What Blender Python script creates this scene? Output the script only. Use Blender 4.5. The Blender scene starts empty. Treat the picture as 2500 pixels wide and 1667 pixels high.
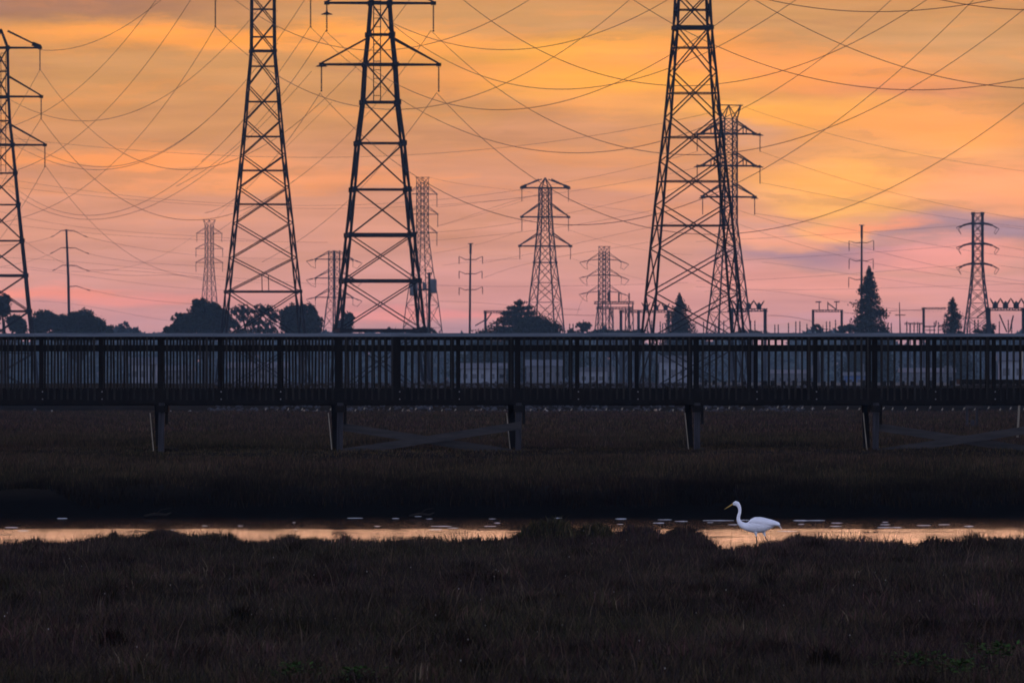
import bpy, bmesh, math, random
import numpy as np
from mathutils import Vector, Matrix

random.seed(7)
RNG = np.random.default_rng(11)
SC = bpy.context.scene
COL = SC.collection

# ------------------------------------------------------------------ camera geometry (measured in the 2500 px wide photograph)
F = 24000.0          # focal length in photo pixels (a long telephoto lens)
U0, VH = 1250.0, 930.0   # optical column and horizon row
ZC = 3.04            # camera height above the slough water

def at(u, v, d):
    return Vector(((u - U0) / F * d, d, ZC + (VH - v) / F * d))

def srgb(r, g, b):
    def f(c):
        c /= 255.0
        return c / 12.92 if c <= 0.04045 else ((c + 0.055) / 1.055) ** 2.4
    return (f(r), f(g), f(b), 1.0)

# ------------------------------------------------------------------ materials
def new_mat(name):
    m = bpy.data.materials.new(name)
    m.use_nodes = True
    nt = m.node_tree
    return m, nt, nt.nodes['Principled BSDF']

def simple_mat(name, c1, c2, scale=3.0, rough=0.8, stretch=(1, 1, 1), bump=0.0, spec=0.3, metal=0.0):
    m, nt, b = new_mat(name)
    tc = nt.nodes.new('ShaderNodeTexCoord')
    mp = nt.nodes.new('ShaderNodeMapping')
    mp.inputs['Scale'].default_value = stretch
    nz = nt.nodes.new('ShaderNodeTexNoise')
    nz.inputs['Scale'].default_value = scale
    nz.inputs['Detail'].default_value = 5
    rp = nt.nodes.new('ShaderNodeValToRGB')
    rp.color_ramp.elements[0].position = 0.3
    rp.color_ramp.elements[1].position = 0.7
    rp.color_ramp.elements[0].color = (*c1, 1)
    rp.color_ramp.elements[1].color = (*c2, 1)
    L = nt.links.new
    L(tc.outputs['Object'], mp.inputs['Vector'])
    L(mp.outputs['Vector'], nz.inputs['Vector'])
    L(nz.outputs['Fac'], rp.inputs['Fac'])
    L(rp.outputs['Color'], b.inputs['Base Color'])
    b.inputs['Roughness'].default_value = rough
    b.inputs['Specular IOR Level'].default_value = spec
    b.inputs['Metallic'].default_value = metal
    if bump:
        bp = nt.nodes.new('ShaderNodeBump')
        bp.inputs['Strength'].default_value = bump
        bp.inputs['Distance'].default_value = 0.02
        L(nz.outputs['Fac'], bp.inputs['Height'])
        L(bp.outputs['Normal'], b.inputs['Normal'])
    return m

def attr_mat(name, rough=0.75, spec=0.2, trans=0.0):
    m, nt, b = new_mat(name)
    a = nt.nodes.new('ShaderNodeAttribute')
    a.attribute_name = 'col'
    nt.links.new(a.outputs['Color'], b.inputs['Base Color'])
    b.inputs['Roughness'].default_value = rough
    b.inputs['Specular IOR Level'].default_value = spec
    return m

M = {}
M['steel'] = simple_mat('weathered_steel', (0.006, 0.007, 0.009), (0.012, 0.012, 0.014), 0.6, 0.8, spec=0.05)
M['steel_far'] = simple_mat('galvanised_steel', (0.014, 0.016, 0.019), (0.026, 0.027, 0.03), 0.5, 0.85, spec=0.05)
M['insulator'] = simple_mat('glazed_insulator', (0.010, 0.009, 0.010), (0.018, 0.016, 0.016), 4, 0.6, spec=0.1)
M['wire'] = simple_mat('conductor', (0.02, 0.018, 0.018), (0.03, 0.028, 0.028), 1, 0.7, spec=0.1)
M['wood'] = simple_mat('weathered_timber', (0.0040, 0.0036, 0.0034), (0.0095, 0.0080, 0.0070), 5, 0.9, (1, 1, 0.25), 0.3, 0.1)
M['wood_bal'] = simple_mat('weathered_balusters', (0.006, 0.0056, 0.0052), (0.024, 0.021, 0.018), 3, 0.85, (1, 1, 0.4), 0.3, 0.1)
M['wood_rail'] = simple_mat('skylit_timber_cap', (0.07, 0.09, 0.11), (0.13, 0.15, 0.17), 4, 0.7, (0.3, 4, 4), 0.2, 0.2)  # sky sheen on the cap put into a lighter bluish colour
M['wood_pile'] = simple_mat('grey_pile_timber', (0.012, 0.012, 0.015), (0.032, 0.031, 0.034), 6, 0.85, (3, 3, 0.3), 0.4, 0.15)
M['wood_brace'] = simple_mat('brace_timber', (0.021, 0.020, 0.0195), (0.043, 0.039, 0.036), 4, 0.85, (0.4, 3, 3), 0.3, 0.12)
M['pale_wood'] = simple_mat('pale_bare_timber', (0.16, 0.14, 0.10), (0.30, 0.27, 0.2), 6, 0.85, (3, 3, 0.4), 0.3, 0.15)
M['bolt'] = simple_mat('zinc_bolt', (0.12, 0.12, 0.12), (0.2, 0.2, 0.2), 9, 0.5, metal=0.6)
M['bark'] = simple_mat('bark', (0.010, 0.009, 0.008), (0.022, 0.018, 0.015), 3, 0.9, (2, 2, 0.4), 0.4, 0.1)
M['leaf'] = attr_mat('tree_leaves', 0.85, 0.03)
M['grass'] = attr_mat('marsh_blades', 0.9, 0.0)
M['stone'] = simple_mat('riprap_stone', (0.015, 0.018, 0.024), (0.05, 0.05, 0.055), 7, 0.9, bump=0.4)
M['pale_stone'] = simple_mat('pale_stone', (0.16, 0.15, 0.14), (0.34, 0.32, 0.28), 7, 0.9, bump=0.4)
M['tan_stone'] = simple_mat('tan_stone', (0.22, 0.14, 0.08), (0.36, 0.26, 0.17), 7, 0.9, bump=0.4)
M['concrete'] = simple_mat('concrete', (0.10, 0.095, 0.09), (0.19, 0.18, 0.165), 4, 0.9, bump=0.3)
M['glint'] = simple_mat('pale_glint', (0.40, 0.43, 0.45), (0.66, 0.68, 0.70), 30, 0.7)  # pale colour stands for sky glints on the ripples
M['feather'] = simple_mat('white_feathers', (0.78, 0.79, 0.80), (0.88, 0.88, 0.88), 26, 0.75, (0.5, 1, 2.0), 0.5, 0.15)
M['bill'] = simple_mat('yellow_bill', (0.46, 0.28, 0.05), (0.58, 0.38, 0.09), 20, 0.45)
M['leg'] = simple_mat('black_leg', (0.02, 0.02, 0.022), (0.04, 0.04, 0.042), 30, 0.6)
M['eye'] = simple_mat('dark_eye', (0.01, 0.01, 0.01), (0.02, 0.02, 0.015), 20, 0.2)
M['wall_pale'] = simple_mat('pale_cladding', (0.10, 0.12, 0.14), (0.20, 0.21, 0.23), 0.3, 0.8)
M['wall_blue'] = simple_mat('blue_cladding', (0.04, 0.08, 0.18), (0.06, 0.11, 0.22), 0.3, 0.8)
M['wall_dull'] = simple_mat('dull_cladding', (0.06, 0.07, 0.08), (0.11, 0.11, 0.12), 0.3, 0.8)
M['roof'] = simple_mat('sheet_roof', (0.05, 0.055, 0.065), (0.08, 0.085, 0.095), 0.4, 0.7)
M['pane'] = simple_mat('dark_glass', (0.02, 0.025, 0.03), (0.03, 0.035, 0.04), 2, 0.15, spec=0.5)
M['grey_box'] = simple_mat('grey_equipment', (0.05, 0.055, 0.06), (0.08, 0.085, 0.09), 2, 0.7)

def ground_material():
    m, nt, b = new_mat('marsh_ground')
    L = nt.links.new
    tc = nt.nodes.new('ShaderNodeTexCoord')
    n1 = nt.nodes.new('ShaderNodeTexNoise'); n1.inputs['Scale'].default_value = 0.55; n1.inputs['Detail'].default_value = 8
    n2 = nt.nodes.new('ShaderNodeTexNoise'); n2.inputs['Scale'].default_value = 0.06; n2.inputs['Detail'].default_value = 3
    r1 = nt.nodes.new('ShaderNodeValToRGB')
    e = r1.color_ramp.elements
    e[0].position = 0.32; e[0].color = (0.007, 0.0058, 0.0045, 1)
    e[1].position = 0.72; e[1].color = (0.021, 0.0165, 0.0115, 1)
    r2 = nt.nodes.new('ShaderNodeValToRGB')
    e = r2.color_ramp.elements
    e[0].position = 0.35; e[0].color = (0.010, 0.009, 0.0085, 1)
    e[1].position = 0.65; e[1].color = (0.024, 0.0175, 0.012, 1)
    mx = nt.nodes.new('ShaderNodeMix'); mx.data_type = 'RGBA'; mx.inputs[0].default_value = 0.5
    L(tc.outputs['Object'], n1.inputs['Vector']); L(tc.outputs['Object'], n2.inputs['Vector'])
    L(n1.outputs['Fac'], r1.inputs['Fac']); L(n2.outputs['Fac'], r2.inputs['Fac'])
    L(r1.outputs['Color'], mx.inputs[6]); L(r2.outputs['Color'], mx.inputs[7])
    # bare wet mud low down by the water (a real band of the bank)
    ge = nt.nodes.new('ShaderNodeSeparateXYZ'); L(tc.outputs['Object'], ge.inputs[0])
    mr = nt.nodes.new('ShaderNodeMapRange'); mr.inputs[1].default_value = 0.35; mr.inputs[2].default_value = 0.7
    L(ge.outputs['Z'], mr.inputs[0])
    gy = nt.nodes.new('ShaderNodeMapRange'); gy.inputs[1].default_value = 214; gy.inputs[2].default_value = 216
    gy.inputs[3].default_value = 1.0; gy.inputs[4].default_value = 0.0
    L(ge.outputs['Y'], gy.inputs[0])
    mxx = nt.nodes.new('ShaderNodeMath'); mxx.operation = 'MAXIMUM'
    L(mr.outputs[0], mxx.inputs[0]); L(gy.outputs[0], mxx.inputs[1])
    mm = nt.nodes.new('ShaderNodeMix'); mm.data_type = 'RGBA'
    mm.inputs[6].default_value = (0.003, 0.0028, 0.0026, 1)
    L(mxx.outputs[0], mm.inputs[0]); L(mx.outputs[2], mm.inputs[7])
    L(mm.outputs[2], b.inputs['Base Color'])
    b.inputs['Roughness'].default_value = 0.95
    b.inputs['Specular IOR Level'].default_value = 0.0
    bp = nt.nodes.new('ShaderNodeBump'); bp.inputs['Strength'].default_value = 0.8; bp.inputs['Distance'].default_value = 0.15
    L(n1.outputs['Fac'], bp.inputs['Height']); L(bp.outputs['Normal'], b.inputs['Normal'])
    return m
M['ground'] = ground_material()

def water_material():
    m, nt, b = new_mat('slough_water')
    L = nt.links.new
    b.inputs['Base Color'].default_value = (0.012, 0.011, 0.010, 1)
    b.inputs['Roughness'].default_value = 0.06
    b.inputs['IOR'].default_value = 1.333
    tc = nt.nodes.new('ShaderNodeTexCoord')
    mp = nt.nodes.new('ShaderNodeMapping'); mp.inputs['Scale'].default_value = (0.9, 1.6, 1)
    n1 = nt.nodes.new('ShaderNodeTexNoise'); n1.inputs['Scale'].default_value = 2.2; n1.inputs['Detail'].default_value = 4
    n2 = nt.nodes.new('ShaderNodeTexNoise'); n2.inputs['Scale'].default_value = 0.12; n2.inputs['Detail'].default_value = 2
    sx = nt.nodes.new('ShaderNodeSeparateXYZ')
    L(tc.outputs['Object'], mp.inputs['Vector']); L(mp.outputs['Vector'], n1.inputs['Vector'])
    L(tc.outputs['Object'], n2.inputs['Vector']); L(tc.outputs['Object'], sx.inputs[0])
    # open water is rippled, the strip in the lee of the far bank is calm
    ad = nt.nodes.new('ShaderNodeMath'); ad.operation = 'MULTIPLY_ADD'; ad.inputs[1].default_value = 5.0
    L(n2.outputs['Fac'], ad.inputs[0]); L(sx.outputs['Y'], ad.inputs[2])
    mr = nt.nodes.new('ShaderNodeMapRange'); mr.interpolation_type = 'SMOOTHSTEP'
    mr.inputs[1].default_value = 202.0; mr.inputs[2].default_value = 206.5
    mr.inputs[3].default_value = 0.24; mr.inputs[4].default_value = 0.012
    L(ad.outputs[0], mr.inputs[0])
    bp = nt.nodes.new('ShaderNodeBump'); bp.inputs['Distance'].default_value = 0.08
    L(mr.outputs[0], bp.inputs['Strength'])
    m3 = nt.nodes.new('ShaderNodeMapping'); m3.inputs['Scale'].default_value = (0.5, 0.30, 1)
    n3 = nt.nodes.new('ShaderNodeTexNoise'); n3.inputs['Scale'].default_value = 1.0; n3.inputs['Detail'].default_value = 5; n3.inputs['Roughness'].default_value = 0.65
    L(tc.outputs['Object'], m3.inputs['Vector']); L(m3.outputs['Vector'], n3.inputs['Vector'])
    g3 = nt.nodes.new('ShaderNodeMapRange'); g3.inputs[1].default_value = 0.36; g3.inputs[2].default_value = 0.60; g3.inputs[3].default_value = 0.02; g3.inputs[4].default_value = 1.4
    L(n3.outputs['Fac'], g3.inputs[0])
    k3 = nt.nodes.new('ShaderNodeMath'); k3.operation = 'MULTIPLY'
    L(mr.outputs[0], k3.inputs[0]); L(g3.outputs[0], k3.inputs[1]); L(k3.outputs[0], bp.inputs['Strength'])
    L(n1.outputs['Fac'], bp.inputs['Height']); L(bp.outputs['Normal'], b.inputs['Normal'])
    return m
M['water'] = water_material()

# ------------------------------------------------------------------ mesh helpers
class MB:
    def __init__(s):
        s.v = []; s.f = []
    def add(s, vs, fs):
        o = len(s.v)
        s.v.extend([tuple(p) for p in vs])
        s.f.extend([tuple(i + o for i in f) for f in fs])
    def box(s, c, size, rot=None):
        x, y, z = size[0] / 2, size[1] / 2, size[2] / 2
        vs = [Vector((sx * x, sy * y, sz * z)) for sx in (-1, 1) for sy in (-1, 1) for sz in (-1, 1)]
        if rot is not None:
            vs = [rot @ p for p in vs]
        s.add([p + Vector(c) for p in vs], [(0, 1, 3, 2), (4, 6, 7, 5), (0, 4, 5, 1), (2, 3, 7, 6), (0, 2, 6, 4), (1, 5, 7, 3)])
    def bar(s, p, q, w, h=None):
        p, q = Vector(p), Vector(q)
        h = h or w
        d = (q - p)
        if d.length < 1e-6:
            return
        d.normalize()
        up = Vector((0, 0, 1)) if abs(d.z) < 0.95 else Vector((0, 1, 0))
        a = d.cross(up).normalized(); b = a.cross(d).normalized()
        a *= w / 2; b *= h / 2
        vs = [p - a - b, p + a - b, p + a + b, p - a + b, q - a - b, q + a - b, q + a + b, q - a + b]
        s.add(vs, [(3, 2, 1, 0), (4, 5, 6, 7), (0, 1, 5, 4), (1, 2, 6, 5), (2, 3, 7, 6), (3, 0, 4, 7)])
    def tube(s, pts, rad, n=6, cap=True):
        pts = [Vector(p) for p in pts]
        m = len(pts)
        if not hasattr(rad, '__len__'):
            rad = [rad] * m
        vs = []
        for i, p in enumerate(pts):
            d = (pts[min(i + 1, m - 1)] - pts[max(i - 1, 0)]).normalized()
            up = Vector((0, 0, 1)) if abs(d.z) < 0.95 else Vector((0, 1, 0))
            a = d.cross(up).normalized(); b = a.cross(d).normalized()
            for k in range(n):
                t = 2 * math.pi * k / n
                vs.append(p + (a * math.cos(t) + b * math.sin(t)) * rad[i])
        fs = []
        for i in range(m - 1):
            for k in range(n):
                k2 = (k + 1) % n
                fs.append((i * n + k, i * n + k2, (i + 1) * n + k2, (i + 1) * n + k))
        if cap:
            fs.append(tuple(range(n - 1, -1, -1)))
            fs.append(tuple((m - 1) * n + k for k in range(n)))
        s.add(vs, fs)
    def lathe(s, c, prof, n=10):          # prof: (radius, z) pairs
        c = Vector(c)
        s.tube([c + Vector((0, 0, z)) for r, z in prof], [max(r, 1e-4) for r, z in prof], n)
    def build(s, name, mat, parent=None, smooth=False):
        me = bpy.data.meshes.new(name)
        me.from_pydata(s.v, [], s.f)
        me.materials.append(mat)
        if smooth:
            me.polygons.foreach_set('use_smooth', [True] * len(me.polygons))
        me.update()
        o = bpy.data.objects.new(name, me)
        COL.objects.link(o)
        if parent is not None:
            o.parent = parent
        return o

def np_mesh(name, verts, faces_tri, faces_quad, mat, parent=None, cols=None, smooth=False):
    me = bpy.data.meshes.new(name)
    nv, nt_, nq = len(verts), len(faces_tri), len(faces_quad)
    me.vertices.add(nv)
    me.vertices.foreach_set('co', np.asarray(verts, np.float32).ravel())
    nl = nt_ * 3 + nq * 4
    me.loops.add(nl)
    li = np.concatenate([np.asarray(faces_quad, np.int32).ravel(), np.asarray(faces_tri, np.int32).ravel()]) if nt_ and nq else \
        np.asarray(faces_quad if nq else faces_tri, np.int32).ravel()
    me.loops.foreach_set('vertex_index', li)
    me.polygons.add(nt_ + nq)
    st = np.concatenate([np.arange(nq) * 4, nq * 4 + np.arange(nt_) * 3]).astype(np.int32)
    me.polygons.foreach_set('loop_start', st)
    if cols is not None:
        a = me.attributes.new('col', 'FLOAT_COLOR', 'POINT')
        c4 = np.ones((nv, 4), np.float32); c4[:, :3] = cols
        a.data.foreach_set('color', c4.ravel())
    me.materials.append(mat)
    me.update(calc_edges=True)
    if smooth:
        me.polygons.foreach_set('use_smooth', [True] * len(me.polygons))
    o = bpy.data.objects.new(name, me)
    COL.objects.link(o)
    if parent is not None:
        o.parent = parent
    return o

def tag(o, label=None, cat=None, group=None, kind=None):
    if label: o['label'] = label
    if cat: o['category'] = cat
    if group: o['group'] = group
    if kind: o['kind'] = kind
    return o

def thing(name, loc, label, cat, group=None, rz=0.0):
    o = bpy.data.objects.new(name, None)
    o.empty_display_size = 0.3
    COL.objects.link(o)
    o.location = loc
    o.rotation_euler = (0, 0, rz)
    return tag(o, label, cat, group)

# ------------------------------------------------------------------ terrain
EDGE = [(-400, 1335), (0, 1336), (200, 1336), (270, 1326), (300, 1319), (400, 1309), (530, 1309), (575, 1331), (700, 1322), (900, 1325), (1100, 1325),
        (1250, 1328), (1300, 1319), (1560, 1321), (1715, 1318), (1735, 1345), (1780, 1349), (1830, 1338), (1900, 1329), (1990, 1318),
        (2060, 1325), (2200, 1339), (2350, 1331), (2500, 1329), (2900, 1330)]
_eu = np.array([e[0] for e in EDGE], float)
_ed = np.array([(ZC - 0.08) * F / (e[1] + 14 - VH) for e in EDGE])
_ex = (_eu - U0) / F * 172.0
def edge_d(x):
    return np.interp(x, _ex, _ed) + 0.25 * np.sin(x * 3.1) + 0.18 * np.sin(x * 7.3 + 1)

def wob(x, y, k, seed):
    r = np.random.default_rng(seed)
    s = 0
    for i in range(6):
        a = r.uniform(0, 6.28); f = k * r.uniform(0.6, 1.9); p = r.uniform(0, 6.28)
        s = s + np.sin((x * math.cos(a) + y * math.sin(a)) * f + p)
    return s / 6.0

def sm(a, b, t):
    t = np.clip((t - a) / (b - a), 0, 1)
    return t * t * (3 - 2 * t)

def ground_z(x, d):
    x = np.asarray(x, float); d = np.asarray(d, float)
    ed = edge_d(x)
    near = 0.12 + 0.07 * wob(x, d, 0.9, 3) + 0.05 * wob(x, d, 2.4, 4)
    near = near + (1.5 - near) * (1 - sm(20, 70, d))
    z = near + (-0.4 - near) * sm(ed - 0.5, ed + 0.9, d)
    fe = 219.4 + 1.5 * wob(x, x * 0, 0.6, 5) + 0.5 * wob(x, x * 0, 2.6, 6)
    bank_h = 0.60 + 0.20 * wob(x, d * 0.2, 0.5, 8) + 0.08 * wob(x, d * 0.2, 1.9, 18)
    far = bank_h + (1.32 - bank_h) * np.clip((d - fe - 1.8) / 23.0, 0, 1)
    far = far + 0.05 * wob(x, d, 0.8, 9) * sm(222, 228, d) * (1 - sm(500, 515, d)) + 0.04 * wob(x, d, 2.0, 10)
    z = z + (far + 0.4) * sm(fe, fe + 2.6, d)
    z = z + 1.59 * sm(517, 531, d) - 0.9 * sm(541, 560, d)
    return z

def build_ground():
    rows = np.concatenate([np.arange(-40, 90, 10), np.arange(90, 164, 1.0), np.arange(164, 180, 0.25), np.arange(180, 216, 3),
                           np.arange(216, 250, 0.35), np.arange(250, 512, 4), np.arange(512, 566, 1.5), np.geomspace(568, 3700, 36)])
    c = np.arange(-22, 22.01, 0.4)
    g = np.geomspace(23, 950, 26)
    cols = np.concatenate([-g[::-1], c, g])
    X, Y = np.meshgrid(cols, rows)
    Z = ground_z(X, Y)
    nr, nc = X.shape
    V = np.stack([X.ravel(), Y.ravel(), Z.ravel()], 1)
    i = np.arange((nr - 1))[:, None] * nc + np.arange(nc - 1)[None, :]
    q = np.stack([i, i + 1, i + nc + 1, i + nc], -1).reshape(-1, 4)
    o = np_mesh('ground', V, np.zeros((0, 3), int), q, M['ground'], smooth=True)
    tag(o, 'dark marsh ground with mud banks along the slough', None, None, 'structure')
build_ground()

w = MB()
w.add([(-220, 150, 0), (220, 150, 0), (220, 226, 0), (-220, 226, 0)], [(0, 1, 2, 3)])
tag(w.build('water', M['water']), 'narrow slough reflecting the orange sunset sky', None, None, 'structure')

# ------------------------------------------------------------------ grass
PAL = np.array([(0.031, 0.025, 0.018), (0.022, 0.019, 0.015), (0.030, 0.021, 0.020), (0.023, 0.025, 0.013), (0.046, 0.036, 0.022), (0.016, 0.015, 0.015)])
def blades(name, x, d, z, h, wd, lean, label, pal=PAL, parent=None, kind='stuff', tone=None):
    n = len(x)
    ang = RNG.uniform(0, math.pi, n) * 0.6 - 0.3 * math.pi
    ax, ay = np.cos(ang) * wd / 2, np.sin(ang) * wd / 2
    la = RNG.uniform(0, 2 * math.pi, n)
    lx, ly = np.cos(la) * lean * h, np.sin(la) * lean * h
    V = np.zeros((n, 5, 3), np.float32)
    V[:, 0] = np.stack([x - ax, d - ay, z - 0.03], 1)
    V[:, 1] = np.stack([x + ax, d + ay, z - 0.03], 1)
    V[:, 2] = np.stack([x + ax * .75 + lx * .35, d + ay * .75 + ly * .35, z + h * .55], 1)
    V[:, 3] = np.stack([x - ax * .75 + lx * .35, d - ay * .75 + ly * .35, z + h * .55], 1)
    V[:, 4] = np.stack([x + lx, d + ly, z + h], 1)
    b = np.arange(n)[:, None] * 5
    q = b + np.array([[0, 1, 2, 3]]); t = b + np.array([[3, 2, 4]])
    c = pal[RNG.integers(0, len(pal), n)] * RNG.uniform(0.5, 1.6, (n, 1))
    patch = 1.0 + 0.45 * wob(x, d * 0.6, 1.1, 31) + 0.45 * wob(x, d, 3.3, 32)
    c = c * np.clip(patch, 0.35, 1.8)[:, None]
    hue = np.clip(0.5 + 1.1 * wob(x, d * 0.5, 0.45, 33), 0, 1)[:, None]
    c = c * (hue * np.array([1.14, 0.90, 1.0]) + (1 - hue) * np.array([1.0, 0.95, 0.8]))
    straw = RNG.random(n) < 0.02
    c[straw] = np.array([0.075, 0.058, 0.036]) * RNG.uniform(.6, 1.3, (int(straw.sum()), 1))
    if tone is not None: c = c * tone[:, None]
    c = np.repeat(c[:, None, :], 5, 1).reshape(-1, 3)
    o = np_mesh(name, V.reshape(-1, 3), t, q, M['grass'], parent, c)
    if kind:
        tag(o, label, None, None, kind)
    return o

def sample_field(n, d0, d1, margin, power=1.0):
    d = d0 + (d1 - d0) * RNG.random(n) ** power
    x = (RNG.random(n) * 2 - 1) * (d * 0.0525 + margin)
    return x, d

# near marsh
x, d = sample_field(430000, 82, 177, 1.2)
fx = RNG.uniform(-10.5, 10.5, 15000); fd = edge_d(fx) - np.abs(RNG.normal(0, 0.8, len(fx))) + 0.2
sx = RNG.uniform(-10.5, 10.5, 420); sx = (sx[:, None] + RNG.normal(0, 0.05, (420, 5))).ravel(); sd_ = edge_d(sx) + RNG.uniform(-0.7, 0.25, len(sx))
hole = wob(x, d * .7, 2.6, 51) + .7 * wob(x, d, 6.5, 52) > -0.42 - .25 * RNG.random(len(x))
x, d = x[hole], d[hole]
fx, fd = np.concatenate([fx, sx]), np.concatenate([fd, sd_])
x, d = np.concatenate([x, fx]), np.concatenate([d, fd])
keep = d < edge_d(x) + RNG.normal(0, 0.25, len(x)) + 0.15
x, d = x[keep], d[keep]
clump = 0.5 + 0.7 * wob(x, d, 2.2, 21) + 0.6 * wob(x, d, 6.0, 22)
h = np.clip((0.11 + 0.19 * clump) * (0.8 + 0.5 * wob(x, d * .5, 0.6, 26)) + RNG.normal(0, 0.035, len(x)), 0.04, 0.46)
tall = RNG.random(len(x)) < 0.03
h = np.where(tall, h * 1.45 + 0.03, h)
fr = d > edge_d(x) - 1.6
h = np.where(fr, RNG.uniform(0.04, 0.17, len(x)) * (0.5 + 1.1 * np.clip(0.5 + wob(x, d * 0, 5.0, 41) + .6 * wob(x, d * 0, 14.0, 42), 0, 1.3)), h)
spike = fr & (RNG.random(len(x)) < 0.13)
h = np.where(spike, RNG.uniform(0.10, 0.26, len(x)), h)
blades('marsh_grass', x, d, ground_z(x, d), h, np.where(fr, RNG.uniform(0.016, 0.030, len(x)), RNG.uniform(0.008, 0.020, len(x))), RNG.uniform(0.05, 0.75, len(x)),
       'dark brown marsh grass covering the near bank')
k = 420
cx, cd = sample_field(k, 84, 170, 0.8)
ok = cd < edge_d(cx) - 0.4
cx, cd = cx[ok], cd[ok]; k = len(cx)
cr = RNG.uniform(0.12, 0.42, k); ch = RNG.uniform(0.20, 0.40, k)
m_ = 150
ang = RNG.uniform(0, 6.283, (k, m_)); rr = np.sqrt(RNG.random((k, m_)))
x = (cx[:, None] + np.cos(ang) * rr * cr[:, None]).ravel(); d = (cd[:, None] + np.sin(ang) * rr * cr[:, None] * 1.2).ravel()
top = (ch[:, None] * np.sqrt(1 - 0.85 * rr ** 2)).ravel()
lift = top * RNG.uniform(0.0, 0.6, k * m_)
blades('pickleweed', x, d, ground_z(x, d) + lift, np.maximum(top - lift, .05) * RNG.uniform(.7, 1.1, k * m_), RNG.uniform(0.010, 0.022, k * m_), RNG.uniform(.15, .8, k * m_),
       'darker bushy pickleweed mounds scattered through the near marsh grass', np.array([(0.021, 0.020, 0.011), (0.032, 0.020, 0.017), (0.018, 0.015, 0.011)]),
       tone=np.repeat(RNG.uniform(.45, 1.9, k), m_))
x, d = sample_field(900, 84, 170, 0.8)
ok = d < edge_d(x) - 0.2
x, d = x[ok], d[ok]
blades('dry_stalks', x, d, ground_z(x, d) + .05, RNG.uniform(.28, .55, len(x)), RNG.uniform(.007, .013, len(x)), RNG.uniform(.2, 1.0, len(x)),
       'long dry bent stalks standing above the near marsh grass', np.array([(0.045, 0.033, 0.023), (0.034, 0.024, 0.019), (0.060, 0.047, 0.034)]))
# far marsh
x, d = sample_field(170000, 220.5, 300, 1.5, 1.5)
z = ground_z(x, d)
keep = z > 0.16 + 0.12 * RNG.random(len(z))
x, d, z = x[keep], d[keep], z[keep]
clump = 0.5 + 0.5 * wob(x, d, 1.3, 23) + 0.3 * wob(x, d, 4.0, 24)
h = np.clip(0.10 + 0.16 * clump + RNG.normal(0, 0.03, len(x)), 0.04, 0.4) * (1 - .7 * sm(236, 240, d) * (1 - sm(250, 256, d)))
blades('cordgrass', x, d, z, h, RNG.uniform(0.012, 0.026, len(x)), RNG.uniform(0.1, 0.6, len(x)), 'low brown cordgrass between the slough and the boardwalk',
       PAL * np.array([1.15, 1.08, 0.85]), tone=0.22 + 0.78 * sm(0.45, 0.95, z + 0.16 * wob(x, d, 1.6, 61)))  # low blades darkened: bank shade and mud painted into the colour
x, d = sample_field(70000, 300, 517, 2.0)
clump = 0.5 + 0.5 * wob(x, d, 0.6, 25)
h = np.clip(0.10 + 0.22 * clump, 0.05, 0.4)
blades('distant_marsh_grass', x, d, ground_z(x, d), h, RNG.uniform(0.03, 0.06, len(x)), RNG.uniform(0.1, 0.6, len(x)), 'dull marsh grass stretching from the boardwalk to the levee',
       PAL * np.array([1.15, 1.0, 0.9]))

# pale seed heads scattered through the near marsh
n = 80
x, d = sample_field(n, 92, 168, 0.3)
z = ground_z(x, d) + RNG.uniform(0.18, 0.36, n)
V = []; T = []
for i in range(n):
    r = random.uniform(0.003, 0.008); o = len(V)
    c = Vector((x[i], d[i], z[i]))
    V += [c + Vector(p) * r for p in ((1, 0, 0), (0, 1, 0), (-1, 0, 0), (0, -1, 0), (0, 0, 1.6), (0, 0, -1.6))]
    T += [(o + a, o + b, o + 4) for a, b in ((0, 1), (1, 2), (2, 3), (3, 0))] + [(o + b, o + a, o + 5) for a, b in ((0, 1), (1, 2), (2, 3), (3, 0))]
tag(np_mesh('seed_fluff', V, np.array(T), np.zeros((0, 4), int), M['pale_stone']), 'tiny pale seed fluff caught in the near marsh grass', None, None, 'stuff')

# tussocks standing on the water's edge
def tussock(u, vbase, width, height, label, n=2600, pal=PAL, name='marsh_shrub'):
    dd = (ZC - 0.1) * F / (vbase - VH)
    s = dd / F
    c = Vector(((u - U0) * s, dd, float(ground_z((u - U0) * s, dd)) - 0.02))
    root = thing(name, c, label, 'shrub')
    hw, hh = width * s / 2, height * s
    xx = RNG.normal(0, 0.42, n).clip(-1, 1) * hw
    yy = RNG.normal(0, 0.4, n) * min(hw, 0.5)
    prof = np.sqrt(np.clip(1 - (xx / hw) ** 2, 0.02, 1)) * (0.75 + 0.3 * wob(xx, yy, 9, int(u)))
    zz = np.zeros(n)
    h = hh * 1.2 * prof * RNG.uniform(0.6, 1.08, n)
    # leafy sprays at all heights
    b0 = blades('foliage', xx, yy, zz + h * RNG.uniform(0, 0.75, n), np.maximum(h * 0.42, 0.07), RNG.uniform(0.014, 0.030, n), RNG.uniform(0.2, 0.9, n), None, pal, root, None)
    for i in range(9):
        k = i * 17
        m = MB()
        m.tube([(xx[k], yy[k], -0.1), (xx[k] * 1.05, yy[k], h[k] * 0.6), (xx[k] * 1.12, yy[k], h[k] * 1.1)], [0.010, 0.008, 0.004], 5)
        m.build('stem', M['bark'], root)
PG = PAL * np.array([0.9, 1.1, 0.7])
tussock(1338, 1338, 190, 64, 'largest dark shrub hump on the bank, breaking the bright strip of water', 6000, PG)
tussock(1450, 1338, 150, 58, 'bushy hump against the right flank of the largest bank shrub', 4200, PG)
tussock(1560, 1338, 190, 50, 'low flat shrub on the bank between the hump and the egret', 5200)
tussock(1668, 1337, 150, 52, 'blunt-ended low shrub on the bank just in front of the egret', 4200)
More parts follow.
